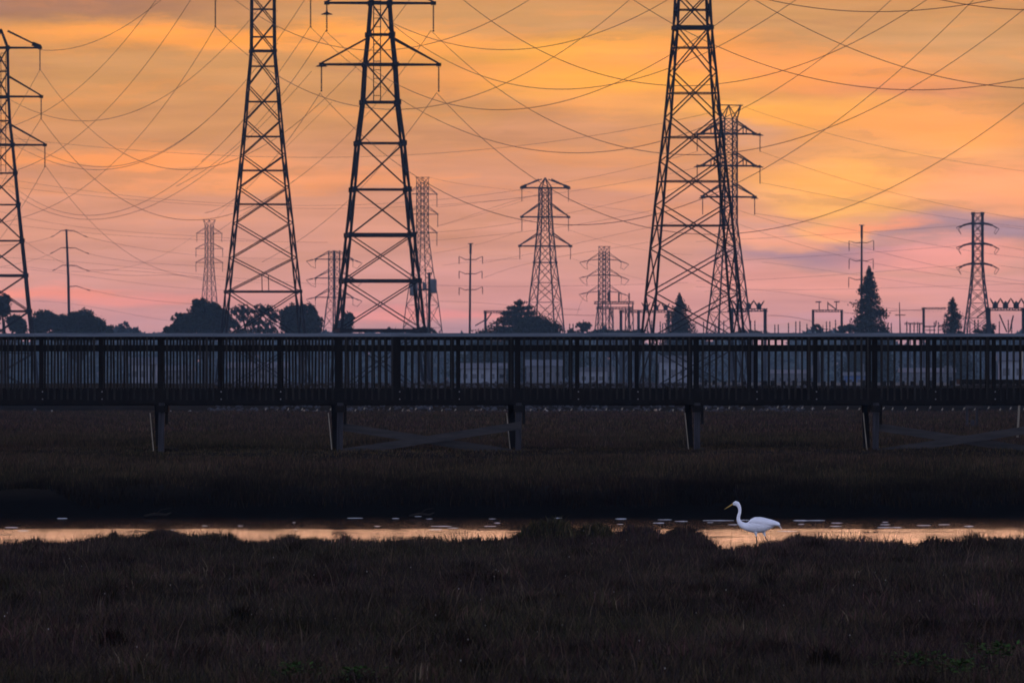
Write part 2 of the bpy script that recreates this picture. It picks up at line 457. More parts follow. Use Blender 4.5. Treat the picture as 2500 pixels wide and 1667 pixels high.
tussock(400, 1336, 130, 38, 'tall ragged grass tuft on the bank in line with the leftmost pile', 2600)
tussock(500, 1336, 110, 26, 'small grass tuft beside the tall ragged one on the bank', 2200)
tussock(275, 1340, 36, 40, 'thin upright sprig of reeds alone at the water edge', 500)

# broad-leaved weeds low in the grass near the camera
def weed(u, v, dd, size, label, seed, n=46):
    r = np.random.default_rng(seed)
    dd = (ZC - 0.46) * F / (v - VH - 14)
    c = at(u, v, dd)
    c.z = float(ground_z(c.x, c.y))
    root = thing('leafy_weed', c, label, 'plant', 'green weeds in the near marsh')
    n = n * 4
    top = 0.46 - c.z
    V = []; Q = []; K = []
    for i in range(n):
        a = r.uniform(0, 6.28); rad = abs(r.normal(0, 0.62)) * size; zz = top * r.uniform(0.72, 1.08)
        p = np.array([math.cos(a) * rad, math.sin(a) * rad, zz])
        L_ = r.uniform(0.025, 0.06); W_ = L_ * 0.35
        dv = np.array([math.cos(a), math.sin(a), r.uniform(-0.3, 0.8)]); dv /= np.linalg.norm(dv)
        sv = np.cross(dv, [0, 0, 1]); sv /= np.linalg.norm(sv)
        o = len(V)
        V += [p, p + dv * L_ * .5 + sv * W_, p + dv * L_, p + dv * L_ * .5 - sv * W_]
        Q.append((o, o + 1, o + 2, o + 3))
        K += [np.array([0.022, 0.052, 0.010]) * r.uniform(0.4, 1.6)] * 4
    np_mesh('foliage', np.array(V), np.zeros((0, 3), int), np.array(Q), M['leaf'], root, np.array(K))
    for i in range(4):
        a = i * 1.55
        m = MB()
        m.tube([(0.02 * math.cos(a), 0.02 * math.sin(a), -0.05), (size * .3 * math.cos(a), size * .3 * math.sin(a), top * .9)], 0.005, 5)
        m.build('stem', M['bark'], root)
weed(716, 1638, 104, 0.22, 'bright green weed at the bottom edge below the second pile', 1)
weed(865, 1648, 103, 0.20, 'smaller green weed just right of the bright one at the bottom edge', 2, 36)
weed(2240, 1612, 107, 0.34, 'broad dark green weed low in the grass below and beyond the egret', 3, 60)
weed(2345, 1630, 105, 0.34, 'middle one of the dark green weeds in the bottom right corner', 4, 70)
weed(2440, 1590, 109, 0.36, 'tall dark green weed in the bottom right corner', 5, 80)

# ------------------------------------------------------------------ sky glints on the slough, put in as small pale solids
GLINTS = [(152,1265,24,5),(28,1287,30,4),(57,1295,26,4),(303,1256,16,4),(378,1256,22,4),(348,1256,10,3),(500,1283,12,3),(587,1283,12,3),(420,1293,14,4),
 (718,1275,7,3),(722,1292,8,3),(867,1264,36,4),(914,1259,12,4),(966,1265,16,4),(921,1284,14,4),(1021,1260,16,3),(1048,1266,14,3),(1077,1284,48,4),
 (1064,1292,30,4),(1106,1288,24,3),(1202,1266,16,3),(1214,1276,14,4),(1196,1284,28,3),(1362,1264,18,4),(1516,1266,26,5),(1514,1279,14,3),(1623,1268,32,4),
 (1608,1276,26,5),(1663,1272,30,4),(1754,1270,72,5),(1734,1275,14,3),(1792,1280,28,4),(1817,1269,22,4),(1924,1296,48,3),(1955,1270,36,6),(1993,1270,40,4),
 (1956,1279,14,4),(2043,1276,26,4),(2041,1284,26,4),(2161,1274,12,4),(2161,1280,22,4),(2161,1287,36,4),(2190,1287,22,4),(2255,1282,32,4),(2305,1280,26,4),(2365,1284,22,5)]
for i, (u, v, wd, ht) in enumerate(GLINTS):
    dd = ZC * F / (v - VH); s = dd / F
    L_, H_ = wd * s * 1.05, ht * s * 0.30
    m = MB()
    n = 9
    for k in range(1):
        off = random.uniform(-.1, .1) * L_ if k else 0
        prof = [(-L_ / 2 + L_ * j / n) for j in range(n + 1)]
        pts = [Vector((p + off, random.uniform(-.02, .02) + k * 0.22, 0.0)) for p in prof]
        rr = [max(0.004, H_ * math.sqrt(max(0, 1 - (2 * j / n - 1) ** 2)) * random.uniform(0.55, 1.0)) for j in range(n + 1)]
        m.tube(pts, rr, 6)
    o = m.build('modelled_glint', M['glint'], None, True)
    o.location = ((u - U0) * s, dd, 0.0)
    tag(o, 'small pale foam streak modelled solid on the dark slough below the far bank', 'glint', 'foam streaks on the slough')

# driftwood at the foot of the far bank
def driftwood(u, v, wd, label, seed):
    r = random.Random(seed)
    dd = 218.5; s = dd / F
    root = thing('driftwood', ((u - U0) * s, dd, 0.02), label, 'driftwood')
    L_ = wd * s
    m = MB(); m.tube([(-L_ / 2, 0, 0.03), (-L_ * .1, 0.05, 0.07), (L_ * .3, 0, 0.05), (L_ / 2, .05, 0.10)], [0.02, 0.03, 0.024, 0.008], 7); m.build('log', M['bark'], root, True)
    m = MB(); m.tube([(-L_ * .05, 0.03, 0.08), (L_ * .15, 0, 0.17), (L_ * .5, 0, 0.2)], [0.012, 0.009, 0.004], 6); m.build('branch', M['bark'], root, True)
driftwood(385, 1255, 66, 'bare driftwood branch at the foot of the far bank, left side', 1)
driftwood(1030, 1257, 60, 'pale rounded driftwood lump at the foot of the far bank', 2)

# ------------------------------------------------------------------ egret
def egret():
    dd = ZC * F / (1349 - VH)
    k = dd / F / 7.84            # metres per zoomed pixel of the close view
    ox, oy = (1850 - 1700) * 7.84, 1325.0
    root = thing('great_egret', at(1850, 1349, dd), 'white great egret wading leftwards in the bright strip of water', 'bird')
    def p(x, y, lat=0.0):
        return Vector(((x - ox) * k, lat, (oy - y) * k))
    spine = [(702, 402, 20, 20), (722, 388, 34, 30), (752, 376, 47, 38), (785, 388, 47, 36), (808, 420, 38, 32), (826, 462, 33, 30), (833, 510, 30, 29),
             (828, 560, 30, 29), (812, 610, 31, 30), (803, 655, 33, 31), (808, 700, 37, 34), (830, 745, 46, 40), (868, 785, 58, 52), (920, 812, 68, 72),
             (975, 826, 82, 95), (1040, 818, 118, 118), (1110, 804, 141, 132), (1180, 798, 146, 138), (1250, 795, 140, 136), (1320, 785, 124, 126),
             (1390, 774, 104, 108), (1450, 768, 80, 88), (1510, 768, 56, 66), (1560, 774, 40, 44), (1598, 790, 22, 26)]
    pts = [p(a, b) for a, b, _, _ in spine]
    n = 16
    vs, fs = [], []
    for i, q in enumerate(pts):
        t = (pts[min(i + 1, len(pts) - 1)] - pts[max(i - 1, 0)]).normalized()
        nrm = Vector((-t.z, 0, t.x))
        for j in range(n):
            a = 2 * math.pi * j / n
            vs.append(q + nrm * math.cos(a) * spine[i][2] * k + Vector((0, 1, 0)) * math.sin(a) * spine[i][3] * k)
    for i in range(len(pts) - 1):
        for j in range(n):
            j2 = (j + 1) % n
            fs.append((i * n + j, i * n + j2, (i + 1) * n + j2, (i + 1) * n + j))
    fs.append(tuple(range(n - 1, -1, -1))); fs.append(tuple((len(pts) - 1) * n + j for j in range(n)))
    m = MB(); m.add(vs, fs)
    # feathered thighs grow out of the belly
    for x0, lat, x1, y1 in ((1128, -0.035, 1146, 1010), (1285, 0.035, 1316, 1010)):
        m.tube([p(x0, 840, lat), p(x0 + 2, 920, lat), p((x0 + x1) / 2 + 4, 970, lat), p(x1, y1, lat)], [52 * k, 40 * k, 22 * k, 13 * k], 10)
    tmp = m.build('egret_body', M['feather'], root, True)
    md = tmp.modifiers.new('fuse', 'REMESH'); md.mode = 'VOXEL'; md.voxel_size = 0.006
    ms = tmp.modifiers.new('smooth', 'SMOOTH'); ms.iterations = 4; ms.factor = 0.5
    dg = bpy.context.evaluated_depsgraph_get()
    me = bpy.data.meshes.new_from_object(tmp.evaluated_get(dg))
    tmp.modifiers.clear()
    tmp.data = me
    me.materials.clear(); me.materials.append(M['feather'])
    me.polygons.foreach_set('use_smooth', [True] * len(me.polygons))
    tmp.name = 'body'
    # folded wings: long shells over each flank, ending in pointed flight feathers
    for side in (-1, 1):
        m = MB()
        rows = [(1000, 775, 20, 15), (1050, 735, 48, 40), (1130, 725, 78, 72), (1230, 735, 92, 84), (1330, 745, 84, 78), (1430, 755, 62, 56), (1520, 768, 44, 40), (1585, 790, 30, 22), (1606, 822, 8, 8)]
        lat = [70, 105, 127, 131, 124, 106, 74, 44, 26]
        V = []; n2 = 9
        for (cx, cy, hu, hd), lt in zip(rows, lat):
            for j in range(n2):
                t = j / (n2 - 1) * 2 - 1
                y = cy + (hd if t > 0 else hu) * t
                V.append(p(cx + 10 * t, y, side * (lt * k * (1 - 0.32 * t * t) + 0.008)))
        Fq = []
        for i in range(len(rows) - 1):
            for j in range(n2 - 1):
                a = i * n2 + j
                Fq.append((a, a + 1, a + n2 + 1, a + n2))
        m.add(V, Fq)
        o = m.build('wing', M['feather'], root, True)
        so = o.modifiers.new('thick', 'SOLIDIFY'); so.thickness = 0.006
    m = MB()
    for j in range(3):
        m.tube([p(1560, 800, (j - 1) * 0.015), p(1604, 826, (j - 1) * 0.02), p(1640 - j * 8, 884 - j * 14, (j - 1) * 0.02)], [12 * k, 9 * k, 2.5 * k], 6)
    m.build('tail', M['feather'], root, True)
    b = MB()
    b.tube([p(722, 384), p(690, 396), p(640, 428), p(590, 458), p(536, 490)], [19 * k, 16 * k, 11 * k, 8 * k, 2 * k], 10)
    bl = b.build('bill', M['bill'], root, True)
    for side in (-1, 1):
        e = MB()
        e.lathe(p(722, 377, side * 31 * k) - Vector((0, 0, 6 * k)), [(0, 0), (5 * k, 2 * k), (6.5 * k, 6 * k), (5 * k, 10 * k), (0, 12 * k)], 8)
        e.build('eye', M['eye'], root, True)
    for lat, pth in ((-0.035, [(1146, 1000), (1152, 1060), (1156, 1120), (1157, 1140), (1156, 1200), (1154, 1300)]),
                     (0.035, [(1314, 1000), (1334, 1050), (1362, 1092), (1384, 1118), (1420, 1190), (1452, 1296)])):
        g = MB()
        g.tube([p(a, c, lat) for a, c in pth], [12 * k, 10 * k, 13 * k, 13 * k, 9 * k, 10 * k], 8)
        lx, ly = pth[-1]
        for ang, ln in ((math.pi, 62), (math.pi - .55, 55), (math.pi + .55, 55), (0, 40)):
            a0 = p(lx, ly, lat); a1 = a0 + Vector((math.cos(ang) * ln * k, math.sin(ang) * ln * k, -16 * k))
            g.tube([a0, (a0 + a1) / 2 + Vector((0, 0, 3 * k)), a1], [8 * k, 6 * k, 2 * k], 6)
        g.build('leg', M['leg'], root, True)
egret()

# ------------------------------------------------------------------ boardwalk
DB = 245.0
SB = DB / F
def boardwalk():
    Z = lambda v: ZC + (VH - v) * SB          # heights measured on the near rail
    bay = 145.3 * SB
    x0 = (392 - U0) * SB
    depth = 2.4
    root = thing('boardwalk', (0, DB, 1.41), 'long dark timber boardwalk with baluster railings on piles above the marsh', 'boardwalk')
    def P(x, y, z): return Vector((x, y, z - 1.41))
    xa, xb = x0 - 5 * bay - 0.2, x0 + 17 * bay + 0.2
    xc, Lx = (xa + xb) / 2, xb - xa
    ztop = Z(813)
    zdeck = Z(947)
    def box(name, mat, y, z0, z1, dy, label=None, x_0=None, x_1=None):
        a, b = (xa if x_0 is None else x_0), (xb if x_1 is None else x_1)
        m = MB(); m.box(P((a + b) / 2, y, (z0 + z1) / 2), (b - a, dy, z1 - z0))
        o = m.build(name, mat, root)
        if label: o['label'] = label
        return o
    # deck planks laid across
    m = MB()
    nx = int(Lx / 0.145)
    for i in range(nx):
        cx = xa + (i + 0.5) * Lx / nx
        m.box(P(cx, depth / 2, zdeck - 0.02 + random.uniform(-.002, .002)), (0.138, depth + 0.1, 0.04))
    m.build('deck', M['wood'], root)
    box('rim_beam', M['wood'], -0.07, Z(986), zdeck - 0.043, 0.08, 'deep black edge beam under the near railing')
    box('rim_beam', M['wood'], depth + 0.07, Z(990), zdeck - 0.043, 0.08, 'edge beam under the far railing')
    box('stringer', M['wood'], depth / 2, Z(986), zdeck - 0.043, 0.1)
    nb = 0; rest = MB()
    pitch = bay / 9
    shift = -0.088
    for row, (y, off, sc) in enumerate(((0.0, 0.0, 1), (depth, shift, 1))):
        sgn = -1 if row == 0 else 1
        # cap laid flat, rail under it, mid rail, bottom rail
        seglen = bay * 3
        k = 0
        x = xa
        while x < xb - 0.05:
            x2 = min(x + seglen, xb)
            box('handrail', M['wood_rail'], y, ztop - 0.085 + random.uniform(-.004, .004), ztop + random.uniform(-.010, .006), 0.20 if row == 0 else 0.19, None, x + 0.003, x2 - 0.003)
            x = x2
        box('top_rail', M['wood'], y - sgn * 0.005, ztop - 0.165, ztop - 0.090, 0.05)
        box('mid_rail', M['wood'], y - sgn * 0.005, Z(857), Z(842), 0.05)
        for b in range(-5, 18):
            nx_ = x0 + b * bay
            def bend(x, a0): return (a0 + (16.2 - a0) * float(sm(-6.0, -0.4, x))) * SB
            px = nx_ if row == 0 else (nx_ - bend(nx_, 0.5)) * (1 + depth / DB)
            main = (b % 3 == 0)
            m = MB()
            wp = 0.135 if main else 0.105
            m.box(P(px, y + sgn * 0.02 + (-sgn * 0.06), (Z(990) + ztop - 0.09) / 2), (wp, 0.10, ztop - 0.09 - Z(990)))
            po = m.build('post', M['wood'], root)
            if row == 0 and not main:
                for zz in (Z(956), Z(974)):
                    mb = MB(); mb.tube([P(px + 0.03, -0.13, zz), P(px + 0.03, -0.10, zz)], 0.018, 8); mb.build('bolt', M['bolt'], po)
            for j in range(1, 9):
                bx = nx_ + j * pitch
                if row == 1: bx = (bx - bend(bx, 8.2)) * (1 + depth / DB)
                bx += random.uniform(-.006, .006)
                if bx > xb: continue
                ww = random.uniform(0.040, 0.054)
                tgt = rest
                inview = row == 0 and nb < 100 and -9.2 < bx < 9.2
                if inview: tgt = MB(); nb += 1
                bw = Matrix.Rotation(random.gauss(0, .006), 3, 'Y')
                zb = (Z(976) if row == 0 else Z(972)) + random.uniform(-.018, .018)
                tgt.box(P(bx, y + sgn * (0.055 if row else 0.135) if row == 0 else y + 0.055, (zb + ztop - 0.092) / 2), (ww, 0.04, ztop - 0.092 - zb), bw)
                if inview: tgt.build('baluster', M['wood_bal'], root)
    o = rest.build('balusters', M['wood_bal'], root); o['kind'] = 'stuff'; o['label'] = 'remaining balusters along both railings'
    # bents: a cap and two leaning piles on each side, every third post
    for b in range(-3, 17, 3):
        px = x0 + b * bay
        m = MB(); m.box(P(px + 0.02, depth / 2, Z(991) - 0.07), (0.24, depth + 0.5, 0.16)); m.build('bent_cap', M['wood'], root)
        gz = float(ground_z(px, DB)) - 0.4
        m = MB()
        m.bar(P(px + 0.03, -0.02, Z(983)), P(px + 0.01, -0.02, gz), 0.15, 0.2); m.build('pile', M['wood_pile'], root)
        m = MB()
        m.bar(P(px - 0.16, depth + 0.1, Z(985)), P(px - 0.10, depth + 0.1, gz), 0.17, 0.2); m.build('pile', M['wood'], root)
        m = MB()
        m.bar(P(px - 0.275, 0.35, Z(1008)), P(px - 0.145, 0.25, gz), 0.026, 0.05); o = m.build('highlight', M['pale_wood'], root); o['label'] = 'thin pale batten modelled as a strip along the pile edge'  # pale strip put in for the lit edge of the pile
        m = MB(); m.box(P(px + 0.15, 0.06, Z(1010)), (0.07, 0.08, 0.52)); m.build('cleat', M['wood'], root)
    # cross braces in two of the spans
    for b in (3, 12):
        xl, xr = x0 + b * bay + 0.14, x0 + (b + 3) * bay + 0.02
        for (xa_, za, xb_, zb_, y) in ((xl - 0.05, Z(1042), xr + 0.3, Z(1112), 0.10), (xl - 0.1, Z(1105), xr + 0.06, Z(1038), -0.18)):
            m = MB(); m.bar(P(xa_, y, za), P(xb_, y, zb_), 0.05, 0.19); m.build('cross_brace', M['wood_brace'], root)
boardwalk()

# a landing of the trail further back, at the right margin
def landing():
    dd = 340.0; s = dd / F
    base = at(2440, 1045, dd); base.z = 1.41
    root = thing('timber_landing', base, 'smaller timber landing on piles behind the boardwalk at the far right', 'landing')
    def P(u, v, y=0.0):
        q = at(u, v, dd); return Vector((q.x - base.x, y, q.z - base.z))
    def B(name, mat, u0, u1, v0, v1, y, dy):
        a, b = P(u0, v1, y), P(u1, v0, y); m = MB(); m.box((a + b) / 2, (b.x - a.x, dy, b.z - a.z)); return m.build(name, mat, root)
    B('deck', M['wood'], 2342, 2640, 926, 938, 1.0, 2.4)
    B('beam', M['wood_brace'], 2350, 2640, 939, 948, 0.2, 0.15)
    for u in (2362, 2386, 2560): B('pile', M['wood_pile'], u - 3, u + 3, 949, 1040, 0.3, 0.14)
    B('headstock', M['wood_brace'], 2358, 2402, 985, 996, 0.1, 0.1)
    for u in (2352, 2440, 2530): B('bracket', M['pale_wood'], u - 3, u + 3, 949, 962, 0.1, 0.1)
    m = MB(); q = P(2374, 1046); m.lathe(q - Vector((0, 0.2, 0.1)), [(0.02, 0), (0.06, 0.12), (0.09, 0.32), (0.06, 0.4), (0, 0.42)], 9); m.build('footing', M['wood_pile'], root)
landing()
m = MB(); dd = 262.0
q0, q1 = at(2484, 1040, dd), at(2497, 850, dd); base = Vector((q0.x, q0.y, q0.z))
rt = thing('leaning_pole', base, 'thin pale pole leaning beside the boardwalk at the right margin', 'pole')
m.tube([Vector((0, 0, -0.3)), (q1 - q0) * .5, q1 - q0], [0.03, 0.026, 0.02], 8); m.build('shaft', M['pale_wood'], rt, True)

# ------------------------------------------------------------------ levee stones and stakes
def stone_mesh(r, seed):
    rr = random.Random(seed)
    bm = bmesh.new(); bmesh.ops.create_icosphere(bm, subdivisions=2, radius=r)
    sx, sy, sz = rr.uniform(.8, 1.3), rr.uniform(.8, 1.2), rr.uniform(.55, .9)
    for v in bm.verts:
        n_ = 1 + 0.16 * math.sin(v.co.x / r * 3.1 + seed) + 0.12 * math.sin(v.co.y / r * 4.3 + v.co.z / r * 2.7 + seed * 2)
        v.co = Vector((v.co.x * sx, v.co.y * sy, v.co.z * sz)) * n_
    me = bpy.data.meshes.new('stone'); bm.to_mesh(me); bm.free()
    return me
V = []; T = []
for i in range(1500):
    x = random.uniform(-16, 16); d = random.uniform(517, 531); r = random.uniform(0.06, 0.16)
    z = float(ground_z(x, d)); o = len(V); c = Vector((x, d, z + r * .3))
    pv = [c + Vector((random.uniform(.7, 1.3) * a, random.uniform(.7, 1.3) * b_, random.uniform(.5, .9) * c_)) * r for a, b_, c_ in ((1, 0, 0), (0, 1, 0), (-1, 0, 0), (0, -1, 0), (0, 0, 1), (0, 0, -1))]
    V += pv
    T += [(o + a, o + b_, o + 4) for a, b_ in ((0, 1), (1, 2), (2, 3), (3, 0))] + [(o + b_, o + a, o + 5) for a, b_ in ((0, 1), (1, 2), (2, 3), (3, 0))]
tag(np_mesh('riprap_rubble', V, np.array(T), np.zeros((0, 4), int), M['stone']), 'grey riprap rubble covering the levee face behind the boardwalk', None, None, 'stuff')
STONES = [(127, 990, .16, 'pale_stone', 'pale upright stone low on the levee, left of the leftmost pile'), (256, 992, .12, 'pale_stone', 'small pale stone on the levee just left of the leftmost pile'),
 (415, 996, .12, 'pale_stone', 'small pale stone on the levee just right of the leftmost pile'), (463, 992, .15, 'pale_stone', 'flat pale stone on the levee between the two leftmost piles'),
 (520, 994, .24, 'stone', 'wide grey boulder on the levee between the two leftmost piles'), (742, 999, .16, 'tan_stone', 'yellowish stone on the levee left of the braced span'),
 (997, 1001, .19, 'tan_stone', 'rounded tan boulder on the levee above the braced span'), (1164, 1001, .19, 'tan_stone', 'tan boulder on the levee near the right end of the braced span'),
 (1332, 1003, .22, 'pale_stone', 'biggest pale boulder on the levee, right of the braced span'), (1500, 1000, .16, 'stone', 'grey stone on the levee between the third and fourth piles'),
 (1600, 1001, .2, 'tan_stone', 'tan boulder on the levee just left of the fourth pile'), (85, 992, .3, 'stone', 'broad bluish boulder on the levee near the left margin')]
for i, (u, v, r, mt, lab) in enumerate(STONES):
    dd = 519.0
    r *= 0.55
    me = stone_mesh(r, i + 3); me.materials.append(M[mt])
    o = bpy.data.objects.new('boulder', me); COL.objects.link(o)
    q = at(u, v, dd); o.location = (q.x, dd, max(float(ground_z(q.x, dd)) + r * .4, q.z)); tag(o, lab, 'stone')
    o.location.z = float(ground_z(q.x, dd)) + r * .5
# slanted stakes along the levee foot
sk = MB(); sk.bar((0, 0, -0.15), (0.13, 0, 0.20), 0.055); 
shaft = sk.build('stake', M['wood_pile'])
sk = MB(); sk.bar((0.133, -0.004, 0.205), (0.21, -0.004, 0.31), 0.06)
tip = sk.build('tip', M['pale_wood'], shaft)
first = True
for i in range(62):
    u = 640 + i * 31.0 + random.uniform(-6, 6) if i < 34 else 1720 + (i - 34) * 28.5 + random.uniform(-3, 3)
    dd = 516.5
    x = (u - U0) / F * dd
    o = shaft if first else shaft.copy()
    if not first:
        COL.objects.link(o); t2 = tip.copy(); COL.objects.link(t2); t2.parent = o
    first = False
    o.location = (x, dd, float(ground_z(x, dd)) + random.uniform(-0.06, 0.06) + (0.02 if u > 1700 else -0.05)); o.rotation_euler = (0, random.uniform(-.25, .15), 0)
    tag(o, 'short slanted stake with a pale tip along the foot of the levee', 'stake', 'stakes along the levee foot')
# low pale wall along the levee crest, glimpsed under the far rail at right
def levee_wall():
    dd = 529.0; s = dd / F
    ua, ub = 1690, 2620
    base = at((ua + ub) / 2, 946, dd)
    root = thing('parapet', base, 'low pale concrete parapet with dark posts along the levee crest, glimpsed below the railing', 'wall')
    m = MB(); m.box((0, 0, -0.1), ((ub - ua) * s, 0.25, 0.75)); m.build('wall', M['concrete'], root)
    for i, u in enumerate(np.arange(ua + 8, ub, 24)):
        m = MB(); m.box(((u + random.uniform(-4, 4) - (ua + ub) / 2) * s, -0.2, -0.05), (random.uniform(.15, .28), 0.12, random.uniform(.75, .92))); m.build('post', M['wood'], root)
levee_wall()
# ------------------------------------------------------------------ lattice towers
def tower_root(name, uc, dd, zg, theta, label, cat='transmission tower', group='steel lattice towers'):
    x = (uc - U0) / F * dd
    return thing(name, (x, dd, zg), label, cat, group, theta), dd / F

def insulator_mesh(length, r, guard=False):
    m = MB()
    prof = [(0.03, 0)]
    nd = max(6, int(length / 0.22))
    for i in range(nd):
        z = -length * 0.06 - length * 0.86 * i / nd
        prof += [(r * 0.45, z), (r, z - 0.03), (r, z - 0.06), (r * 0.45, z - 0.09)]
    prof += [(0.04, -length * 0.93), (0.09, -length * 0.96), (0.09, -length)]
    m.lathe((0, 0, 0), prof, 8)
    if guard:
        g = -length * (0.36 if guard > 1 else 0.02)
        m.lathe((0, 0, g), [(0.06, 0.35), (0.12, 0.15), (0.5, 0.0), (0.62, -0.1), (0.1, -0.08)], 12)
    return m

def lattice(uc, dd, zg, theta, label, prof, nodes, arms, legw, brw, detail=True, mat='steel', single_above=None, mid_rails=None, thick_nodes=(),
            top=None, horns=None, ladder=None, steps=False, ins_r=0.11, group='steel lattice towers', hangers=None, stripes=None):
    root, s = tower_root('transmission_tower', uc, dd, zg, theta, label, group=group)
    cs = math.cos(theta) + abs(math.sin(theta))
    pv = [a for a, _ in prof]; ph = [b * s / cs for _, b in prof]
    zof = lambda v: ZC + (VH - v) * s - zg
    hw = lambda v: float(np.interp(v, pv, ph))
    vb = VH + (ZC - zg) / s
    mt = M[mat]
    nodes = sorted([v for v in nodes if v < vb - 2]) + [vb]
    corners = ((-1, -1), (1, -1), (1, 1), (-1, 1))
    def cpt(v, c): h_ = hw(v); return Vector((c[0] * h_, c[1] * h_, zof(v)))
    whole = MB()
    kinks = [v for v in pv if nodes[0] < v < vb]
    lv = sorted(set([nodes[0]] + kinks + [vb]))
    for c in corners:
        m = MB() if detail else whole
        for a, b in zip(lv[:-1], lv[1:]):
            m.bar(cpt(a, c), cpt(b, c), legw)
        if detail:
            if steps and c == (1, 1):
                for v in np.arange(max(nodes[0], -20) + 6, 480, 40):
                    q = cpt(v, c); m.bar(q, q + Vector((0.45, 0, 0)), 0.05)
            m.box((c[0] * hw(vb), c[1] * hw(vb), -0.1), (0.9, 0.9, 0.6)) 
            m.build('leg', mt, root)
    for a, b in zip(nodes[:-1], nodes[1:]):
        m = MB() if detail else whole
        for fi in range(4):
            c0, c1 = corners[fi], corners[(fi + 1) % 4]
            if single_above is not None and b <= single_above and fi == 2:
                continue
            bw = brw * (1.35 if (single_above is not None and b <= single_above) else 1.0)
            m.bar(cpt(a, c0), cpt(b, c1), bw); m.bar(cpt(a, c1), cpt(b, c0), bw)
            if mid_rails is not None and mid_rails[0] <= (a + b) / 2 <= mid_rails[1]:
                vm = a + (b - a) * hw(a) / (hw(a) + hw(b))
                m.bar(cpt(vm, c0), cpt(vm, c1), brw * 0.9)
        if detail: m.build('cross_bracing', mt, root)
    for v in nodes[:-1]:
        if thick_nodes is None: continue
        tk = dict(thick_nodes).get(v) if thick_nodes else None
        if tk is None and detail and mid_rails is not None: continue
        m = MB() if detail else whole
        for fi in range(4):
            c0, c1 = corners[fi], corners[(fi + 1) % 4]
            m.bar(cpt(v, c0), cpt(v, c1), tk or brw * 0.9)
        for c in corners:
            if tk and detail: q = cpt(v, c); m.box(q, (legw * 1.8, legw * 1.8, legw * 1.9))
        if detail: m.build('strut', mt, root)
    if top is not None:                      # pyramid peak
        m = MB() if detail else whole
        for c in corners: m.bar(cpt(nodes[0], c), (0, 0, zof(top)), legw * .8)
        if detail: m.build('peak', mt, root)
    if horns is not None:                    # earth-wire horns
        vt, half = horns
        m = MB()
        xs = half * s / math.cos(theta)
        for c in corners:
            m.bar(cpt(nodes[0], c), (c[0] * xs, 0, zof(vt)), legw * .8)
            m.bar(cpt(nodes[0], c), (0, 0, zof(vt)), legw * .6)
        m.bar((-xs * 1.15, 0, zof(vt)), (xs * 1.15, 0, zof(vt)), legw * .8)
        m.build('earth_wire_horn', mt, root)
    if hangers:
        m = MB()
        for du, v0, v1 in hangers: m.bar((du * s, -hw(v0) * .9, zof(v0)), (du * s, -hw(v1), zof(v1)), brw * .8)
        m.build('sign_bracket', mt, root)
    if not detail:
        whole.build('lattice_body', mt, root)
    for (v, half, vt, ilen, kw) in arms:
        L_ = half * s / math.cos(theta)
        m = MB(); h_ = hw(v)
        aw = kw.get('w', brw * 1.3)
        for sg in (-1, 1):
            tip = Vector((sg * L_, 0, zof(v + kw.get('droop', 0))))
            for f_ in (-1, 1):
                m.bar((sg * h_, f_ * h_, zof(v)), tip, aw)
                m.bar((sg * hw(vt), f_ * hw(vt), zof(vt)), tip + Vector((0, 0, aw * .6)), aw * .72)
            for t in (0.35, 0.68):
                a = Vector((sg * h_, h_, zof(v))).lerp(tip, t); b = Vector((sg * h_, -h_, zof(v))).lerp(tip, t)
                m.bar(a, b, aw * .6)
            m.box(tip, (aw * 2.2, aw * 1.6, aw * 1.6))
            if kw.get('block'):
                m.bar(tip + Vector((-sg * 1.0, 0, .55)), tip + Vector((sg * .1, 0, .1)), .55)
            if kw.get('ext'):
                e = kw['ext'] * s
                m.bar(tip, tip + Vector((sg * e, 0, 0)), aw * .8)
            if kw.get('truss'):
                pk = Vector((sg * (h_ + (L_ - h_) * .5), 0, zof(v - kw['truss'])))
                m.bar(tip, pk, aw * .7); m.bar((sg * h_, 0, zof(v)), pk, aw * .7)
                for t in (.42, .58): q = Vector((sg * (h_ + (L_ - h_) * t), 0, zof(v))); m.bar(q, q + Vector((0, 0, kw['truss'] * s * .8)), aw * .5)
        for f_ in (-1, 1): m.bar((-h_, f_ * h_, zof(v)), (h_, f_ * h_, zof(v)), aw * 1.1)
        m.build('crossarm', mt, root)
        if ilen:
            for sg in (-1, 1):
                gd = kw.get('guard', (0, 0))[0 if sg < 0 else 1]
                im = insulator_mesh(ilen * s, ins_r, gd)
                o = im.build('insulator', M['insulator'], root, True)
                o.location = (sg * (L_ + kw.get('ext', 0) * s), 0, zof(v + kw.get('droop', 0)) - aw * .4)
        if kw.get('strain'):                 # dead-end strings with a jumper loop
            for sg in (-1, 1):
                for fy in (-1, 1):
                    t0 = Vector((sg * L_, 0, zof(v + kw.get('droop', 0)))); t1 = t0 + Vector((sg * 16 * s, fy * 1.6, -9 * s if fy < 0 else -5 * s))
                    m = MB(); m.tube([t0, t0.lerp(t1, .5), t1], [.06, ins_r * 1.1, .05], 6); m.build('strain_insulator', M['insulator'], root)
                a = t0 + Vector((sg * 16 * s, 1.6, -5 * s)); b = t0 + Vector((sg * 16 * s, -1.6, -9 * s))
                m = MB(); m.tube([a, a.lerp(b, .25) - Vector((sg * 8 * s, 0, 12 * s)), a.lerp(b, .75) - Vector((sg * 8 * s, 0, 14 * s)), b], 0.05, 5); m.build('jumper_loop', M['wire'], root)
    if ladder:
        v0, v1, du0, du1 = ladder
        m = MB()
        for du in (du0, du1): m.bar((du * s, 0, zof(v0)), (du * s, 0, zof(v1)), 0.09)
        for v in np.arange(v0, v1, 21): m.bar((du0 * s, 0, zof(v)), (du1 * s, 0, zof(v)), 0.07)
        m.build('ladder', mt, root)
    return root

ZT = 1.35
R = math.radians
